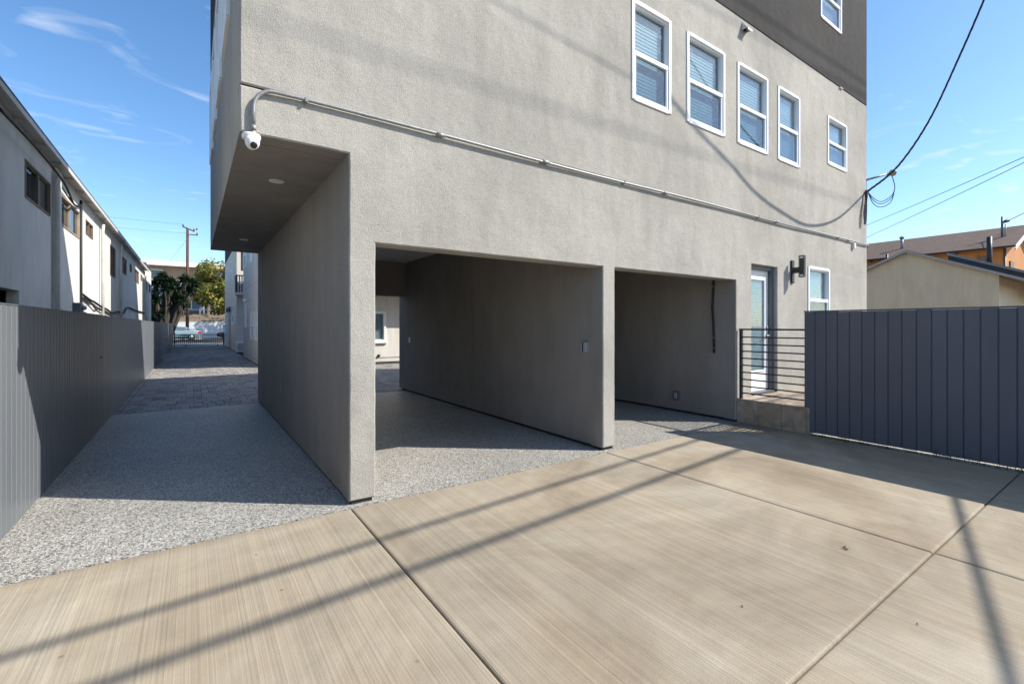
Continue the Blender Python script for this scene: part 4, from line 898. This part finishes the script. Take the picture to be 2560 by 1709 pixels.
def sword_tree(base, seed):
    r = random.Random(seed); t = thing('dracaena_tree', 'dark spiky dracaena tree with hanging dry leaves beside the gate', 'tree', base)
    B = Vector(base); tr = MB(); heads = []
    spots = [(-1.5, 0.2, 3.0), (-1.1, -0.3, 4.1), (-0.6, 0.3, 4.8), (-0.1, 0, 5.3), (0.35, -0.2, 4.9), (0.75, 0.3, 4.6), (1.25, 0, 5.2), (1.6, 0.2, 4.3), (0.4, 0.1, 3.9), (-0.5, -0.4, 3.6), (1.0, -0.3, 3.6), (-1.6, 0, 2.3), (-0.9, 0.2, 2.7), (0.0, 0.4, 3.0), (1.1, 0.2, 3.2), (-1.3, 0.5, 3.6), (-0.3, -0.1, 2.4), (-1.0, -0.2, 1.9), (1.9, 0.1, 4.9), (0.8, 0.3, 4.0), (0.1, -0.3, 4.4)]
    for (x, y, z) in spots:
        h = B + Vector((x, y, z)); heads.append(h); f = B + Vector((x * 0.12, y * 0.12, 0.2)); m_1 = B + Vector((x * 0.55, y * 0.5, z * 0.55)); tr.tube(smooth([f, m_1, h], 4), [0.16 - 0.012 * k for k in range(9)], 7)
    tr.build('trunk', mat('dracaena_bark', (0.06, 0.05, 0.04), 0.9, 0.3, 6), t); gl = MB(); dl_ = MB()
    for h in heads:
        for _ in range(170):
            az = r.uniform(0, 6.283); el = r.uniform(-0.7, 1.45); L_ = r.uniform(0.45, 0.75); d = Vector((math.cos(az) * math.cos(el), math.sin(az) * math.cos(el), math.sin(el))); s_ = Vector((-math.sin(az), math.cos(az), 0)) * 0.05
            a_ = h; m_1 = h + d * L_ * 0.6; e = h + d * L_ + Vector((0, 0, -0.12 * L_)); gl.quad(a_ - s_ * 0.5, m_1 - s_, e, m_1 + s_)
        for _ in range(45):
            az = r.uniform(0, 6.283); L_ = r.uniform(0.5, 1.2); o_ = Vector((math.cos(az), math.sin(az), 0)) * r.uniform(0.08, 0.22); s_ = Vector((-math.sin(az), math.cos(az), 0)) * 0.03
            dl_.quad(h - s_, h + o_ - s_ + Vector((0, 0, -L_ * 0.5)), h + o_ * 0.8 + Vector((0, 0, -L_)), h + o_ + s_ + Vector((0, 0, -L_ * 0.5)))
    gl.build('crown', LEAF_D, t, fix=False); dl_.build('dry_skirt', DEADLEAF, t, fix=False); return t
sword_tree((-1.75, 45.8, 0), 4)
hb = leaf_cloud([((-4.2 + 0.34 * k, 45.6 + 0.3 * (k % 2), 0.8 + 0.75 * (k % 3)), 0.75) for k in range(7)], 420, 0.12, 9)
tag(hb.build('shrub', leafmat('shrub_leaf', [(0.2, (0.015, 0.03, 0.01)), (0.9, (0.05, 0.075, 0.03))]), fix=False), 'low dark shrub at the foot of the dracaena', 'shrub')

# ================================================================== RIGHT BACKGROUND
ga = thing('garage', 'cream stucco garage with a low gabled roof beyond the right fence', 'garage', (22, 5.8, 0))
b = MB(); yc, ey, ez, rz = 5.8, 2.39, 3.20, 4.24
b.poly([(22, yc - ey, -0.1), (22, yc + ey, -0.1), (22, yc + ey, ez), (22, yc, rz), (22, yc - ey, ez)]); b.poly([(29, yc - ey, -0.1), (29, yc + ey, -0.1), (29, yc + ey, ez), (29, yc, rz), (29, yc - ey, ez)])
b.quad((22, yc - ey, -0.1), (29, yc - ey, -0.1), (29, yc - ey, ez), (22, yc - ey, ez)); b.quad((22, yc + ey, -0.1), (29, yc + ey, -0.1), (29, yc + ey, ez), (22, yc + ey, ez)); b.build('wall', S_CREAM, ga)
b = MB(); sl = (rz - ez) / ey
for sgn in (-1, 1):
    e_ = ey + (0.75 if sgn < 0 else 0.2); z_ = rz - sl * e_
    for (o_, th) in ((0.012, 0.07),):
        b.quad((21.85, yc, rz + o_ + th), (29.1, yc, rz + o_ + th), (29.1, yc + sgn * e_, z_ + o_ + th), (21.85, yc + sgn * e_, z_ + o_ + th)); b.quad((21.85, yc, rz + o_), (21.85, yc + sgn * e_, z_ + o_), (29.1, yc + sgn * e_, z_ + o_), (29.1, yc, rz + o_))
        b.quad((21.85, yc, rz + o_), (21.85, yc, rz + o_ + th), (21.85, yc + sgn * e_, z_ + o_ + th), (21.85, yc + sgn * e_, z_ + o_)); b.quad((21.85, yc + sgn * e_, z_ + o_), (21.85, yc + sgn * e_, z_ + o_ + th), (29.1, yc + sgn * e_, z_ + o_ + th), (29.1, yc + sgn * e_, z_ + o_))
gr_ = b.build('roof', ROLLROOF, ga, fix=False)
b = MB()
for sgn in (-1, 1):
    e_ = ey + (0.75 if sgn < 0 else 0.2); z_ = rz - sl * e_
    b.quad((21.82, yc, rz - 0.02), (21.82, yc, rz + 0.07), (21.82, yc + sgn * e_, z_ + 0.07), (21.82, yc + sgn * e_, z_ - 0.02)); b.quad((21.82, yc, rz - 0.02), (21.82, yc + sgn * e_, z_ - 0.02), (21.86, yc + sgn * e_, z_ - 0.02), (21.86, yc, rz - 0.02)); b.quad((21.82, yc, rz + 0.07), (21.82, yc + sgn * e_, z_ + 0.07), (21.86, yc + sgn * e_, z_ + 0.07), (21.86, yc, rz + 0.07))
b.build('barge_board', mat('barge_paint', (0.36, 0.35, 0.33), 0.7, 0.1), gr_, fix=False)
for k in range(8): c = MB(); x = 22.2 + k * 0.85; z_ = rz - sl * ey; c.v = [(x, yc - ey, z_ - 0.09), (x + 0.08, yc - ey, z_ - 0.09), (x + 0.08, yc - ey - 0.7, z_ - 0.09 - sl * 0.7), (x, yc - ey - 0.7, z_ - 0.09 - sl * 0.7), (x, yc - ey, z_ + 0.01), (x + 0.08, yc - ey, z_ + 0.01), (x + 0.08, yc - ey - 0.7, z_ + 0.01 - sl * 0.7), (x, yc - ey - 0.7, z_ + 0.01 - sl * 0.7)]; c.f = [(0, 3, 2, 1), (4, 5, 6, 7), (0, 1, 5, 4), (1, 2, 6, 5), (2, 3, 7, 6), (3, 0, 4, 7)]; c.smooth = [False] * 6; c.build('rafter_tail', WOODG, gr_)
b = MB(); zz = lambda y: 4.32 + (y - 5.25) * sl
b.v = [(25, 5.3, zz(5.3) - 0.35), (29.3, 5.3, zz(5.3) - 0.35), (29.3, 2.2, zz(2.2) - 0.35), (25, 2.2, zz(2.2) - 0.35), (25, 5.3, zz(5.3)), (29.3, 5.3, zz(5.3)), (29.3, 2.2, zz(2.2)), (25, 2.2, zz(2.2))]
b.f = [(0, 3, 2, 1), (4, 5, 6, 7), (0, 1, 5, 4), (1, 2, 6, 5), (2, 3, 7, 6), (3, 0, 4, 7)]; b.smooth = [False] * 6; b.build('raised_roof', ROLLROOF, ga)
b = MB(); b.v = [(24.94, 5.32, zz(5.32) - 0.02), (24.998, 5.32, zz(5.32) - 0.02), (24.998, 2.2, zz(2.2) - 0.02), (24.94, 2.2, zz(2.2) - 0.02), (24.94, 5.32, zz(5.32) + 0.08), (24.998, 5.32, zz(5.32) + 0.08), (24.998, 2.2, zz(2.2) + 0.08), (24.94, 2.2, zz(2.2) + 0.08)]
b.f = [(0, 3, 2, 1), (4, 5, 6, 7), (0, 1, 5, 4), (1, 2, 6, 5), (2, 3, 7, 6), (3, 0, 4, 7)]; b.smooth = [False] * 6; b.build('metal_edge', GALV, ga)

ho = thing('orange_house', 'orange brown house with brown shingle roof behind the garage', 'house', (32, 5, 0))
c = MB(); c.box(32, 40, 4.8, 26, -0.1, 5.35); c.poly([(32, 4.8, 5.35), (40, 4.8, 5.35), (36, 4.8, 6.72)]); c.build('wall', ORANGE, ho)
b = MB(); y0, y1 = 4.35, 26.4
for (xa, za, xb, zb) in ((31.5, 5.26, 36, 6.80), (40.5, 5.26, 36, 6.80)):
    b.quad((xa, y0, za), (xa, y1, za), (xb, y1, zb), (xb, y0, zb)); b.quad((xa, y0, za - 0.09), (xb, y0, zb - 0.09), (xb, y1, zb - 0.09), (xa, y1, za - 0.09))
    b.quad((xa, y0, za - 0.09), (xa, y1, za - 0.09), (xa, y1, za), (xa, y0, za))
hr = b.build('roof', SHINGLE, ho, fix=False)
b = MB()
for (xa, za, xb, zb) in ((31.45, 5.22, 36, 6.78), (40.55, 5.22, 36, 6.78)):
    b.quad((xa, 4.33, za - 0.2), (xb, 4.33, zb - 0.2), (xb, 4.33, zb + 0.04), (xa, 4.33, za + 0.04)); b.quad((xa, 4.33, za - 0.2), (xa, 4.40, za - 0.2), (xb, 4.40, zb - 0.2), (xb, 4.33, zb - 0.2))
b.build('barge_board', WHITE, hr, fix=False)
for k in range(18): c = MB(); y = 5.2 + k * 1.2; c.box(31.55, 31.99, y, y + 0.09, 5.12, 5.22); c.build('rafter_tail', BROWNW, hr)
c = MB(); c.box(33.2, 34.1, 4.74, 4.799, 3.4, 4.7); c.build('window', BROWNW, ho)
c = MB(); c.box(31.9, 31.999, 5.4, 5.7, 4.0, 4.9); c.build('shutter', BROWNW, ho)
MB().tube([(31.96, 4.76, 0), (31.96, 4.76, 5.2)], 0.05, 6).build('downspout', BROWNW, ho)
def pipe(x, y, z0, z1, r, m, cap, label):
    t = thing('vent_pipe', label, 'vent pipe', (x, y, z0), 'roof vent pipes'); MB().tube([(x, y, z0), (x, y, z1)], r, 8).build('pipe', m, t)
    if cap: MB().lathe([(r * 1.2, -0.05), (r * 1.7, 0.0), (r * 1.7, 0.07), (r, 0.10)], (x, y, z1), (0, 0, 1), 10).build('cap', m, t)
pipe(33.4, 9.05, 5.75, 6.50, 0.07, GALV, True, 'capped steel vent pipe on the shingle roof near the grey wall')
pipe(24.0, 7.0, 3.6, 4.50, 0.045, BLACK, False, 'thin black vent pipe on the left slope of the garage roof')
pipe(26.2, 4.33, 3.6, 5.05, 0.085, BLACK, False, 'tall black vent pipe on the raised garage roof')
t = thing('roof_mast', 'power mast with weatherhead on the shingle roof', 'service mast', (33.6, 5.1, 5.8))
MB().tube([(33.6, 5.1, 5.7), (33.6, 5.1, 7.0)], 0.045, 8).build('pipe', GREYTRIM, t); MB().tube([(33.6, 5.1, 6.7), (33.75, 4.9, 6.8)], [0.06, 0.09], 8).build('weatherhead', GREYTRIM, t); MB().tube([(33.6, 5.0, 5.75), (33.6, 4.98, 6.6)], 0.03, 6).build('brace', GALV, t)
def ray(x, y, w):
    F_ = 1155.87; f_ = Vector((math.sin(YAW), math.cos(YAW), 0)); r_2 = Vector((math.cos(YAW), -math.sin(YAW), 0)); return f_ * w + r_2 * ((x - 1280) / F_ * w) + Vector((0, 0, 1.5 + (814 - y) / F_ * w))
tag(MB().tube(sag(ray(2060, 605, 44), ray(2700, 330, 15), 20, 0.12), 0.014, 5).build('overhead_wire', CABLE), 'upper of two thin wires crossing the sky right of the building', 'wire', 'wires on the right')
tag(MB().tube(sag(ray(2060, 640, 44), ray(2700, 338, 15), 20, 0.12), 0.014, 5).build('overhead_wire', CABLE), 'lower of two thin wires crossing the sky right of the building', 'wire', 'wires on the right')
tag(MB().tube(sag((33.7, 4.95, 6.75), (30, 1.0, 8.2), 10, 0.1), 0.018, 5).build('overhead_wire', CABLE), 'short wire rising right from the mast on the shingle roof', 'wire')

# ================================================================== SMALL LITTER AND WEEDS
r = random.Random(12); wd = MB()
for _ in range(420):
    y = 2.9 - abs(r.gauss(0, 1.0)) if r.random() < 0.5 else r.uniform(-1, 2.8); x = XR - r.uniform(-0.005, 0.03); h_2 = r.uniform(0.015, 0.06) * (2 if 0.9 < y < 1.6 else 1)
    a_ = r.uniform(0, 6.28); d = Vector((math.cos(a_), math.sin(a_), 0)) * 0.004; tip = Vector((x + r.gauss(-0.01, 0.02), y + r.gauss(0, 0.02), h_2)); wd.poly([Vector((x, y, 0)) - d, Vector((x, y, 0)) + d, tip])
o = wd.build('weeds', WEED, fix=False); o['kind'] = 'stuff'; o['label'] = 'thin weeds growing along the foot of the dark board fence'; o['category'] = 'weeds'
lt = MB(); cols = r
for _ in range(520):
    y = r.uniform(-0.6, 2.85); x = XR - abs(r.gauss(0.0, 0.022)) - 0.004; s_ = r.uniform(0.004, 0.013); a_ = r.uniform(0, 6.28)
    lt.poly([(x, y, 0.003 + s_ * 0.2), (x + s_ * math.cos(a_), y + s_ * math.sin(a_), 0.002 + s_ * r.random() * 0.7), (x + s_ * math.cos(a_ + 1.1), y + s_ * math.sin(a_ + 1.1), 0.002)])
for _ in range(90):
    t_ = r.random(); x, y = ((1.075, 3.8 - 6 * t_) if r.random() < 0.4 else ((4.04, 3.8 - 6 * t_) if r.random() < 0.6 else (1 + 6 * t_, 0.93))); x += r.gauss(0, 0.01); y += r.gauss(0, 0.01); s_ = r.uniform(0.003, 0.008); a_ = r.uniform(0, 6.28)
    lt.poly([(x, y, 0.003), (x + s_ * math.cos(a_), y + s_ * math.sin(a_), 0.002 + s_ * 0.5), (x + s_ * math.cos(a_ + 1.2), y + s_ * math.sin(a_ + 1.2), 0.002)])
o = lt.build('leaf_litter', leafmat('litter', [(0.2, (0.06, 0.04, 0.025)), (0.6, (0.22, 0.15, 0.08)), (0.9, (0.42, 0.36, 0.26))]), fix=False); o['kind'] = 'stuff'; o['label'] = 'dry leaf litter gathered along the fence base and concrete joints'; o['category'] = 'litter'
for k, (x, y, s_, lab) in enumerate(((3.62, 1.28, 0.026, 'curled dark dry leaf on the concrete left of the long joint'), (2.42, 1.33, 0.009, 'tiny dark leaf crumb near the middle of the concrete'), (3.0, 0.75, 0.008, 'tiny dark leaf crumb near the bottom of the concrete'))):
    b = MB()
    for q in range(4):
        a_ = q * 1.57 + 0.4; b.poly([(x, y, 0.006), (x + s_ * math.cos(a_), y + s_ * math.sin(a_), 0.004 + 0.3 * s_), (x + s_ * 0.8 * math.cos(a_ + 1.0), y + s_ * 0.8 * math.sin(a_ + 1.0), 0.003)])
    tag(b.build('dry_leaf', mat('leaf_brown_%d' % k, (0.05, 0.035, 0.025), 0.8, 0.2), fix=False), lab, 'leaf', 'dry leaves on the concrete')
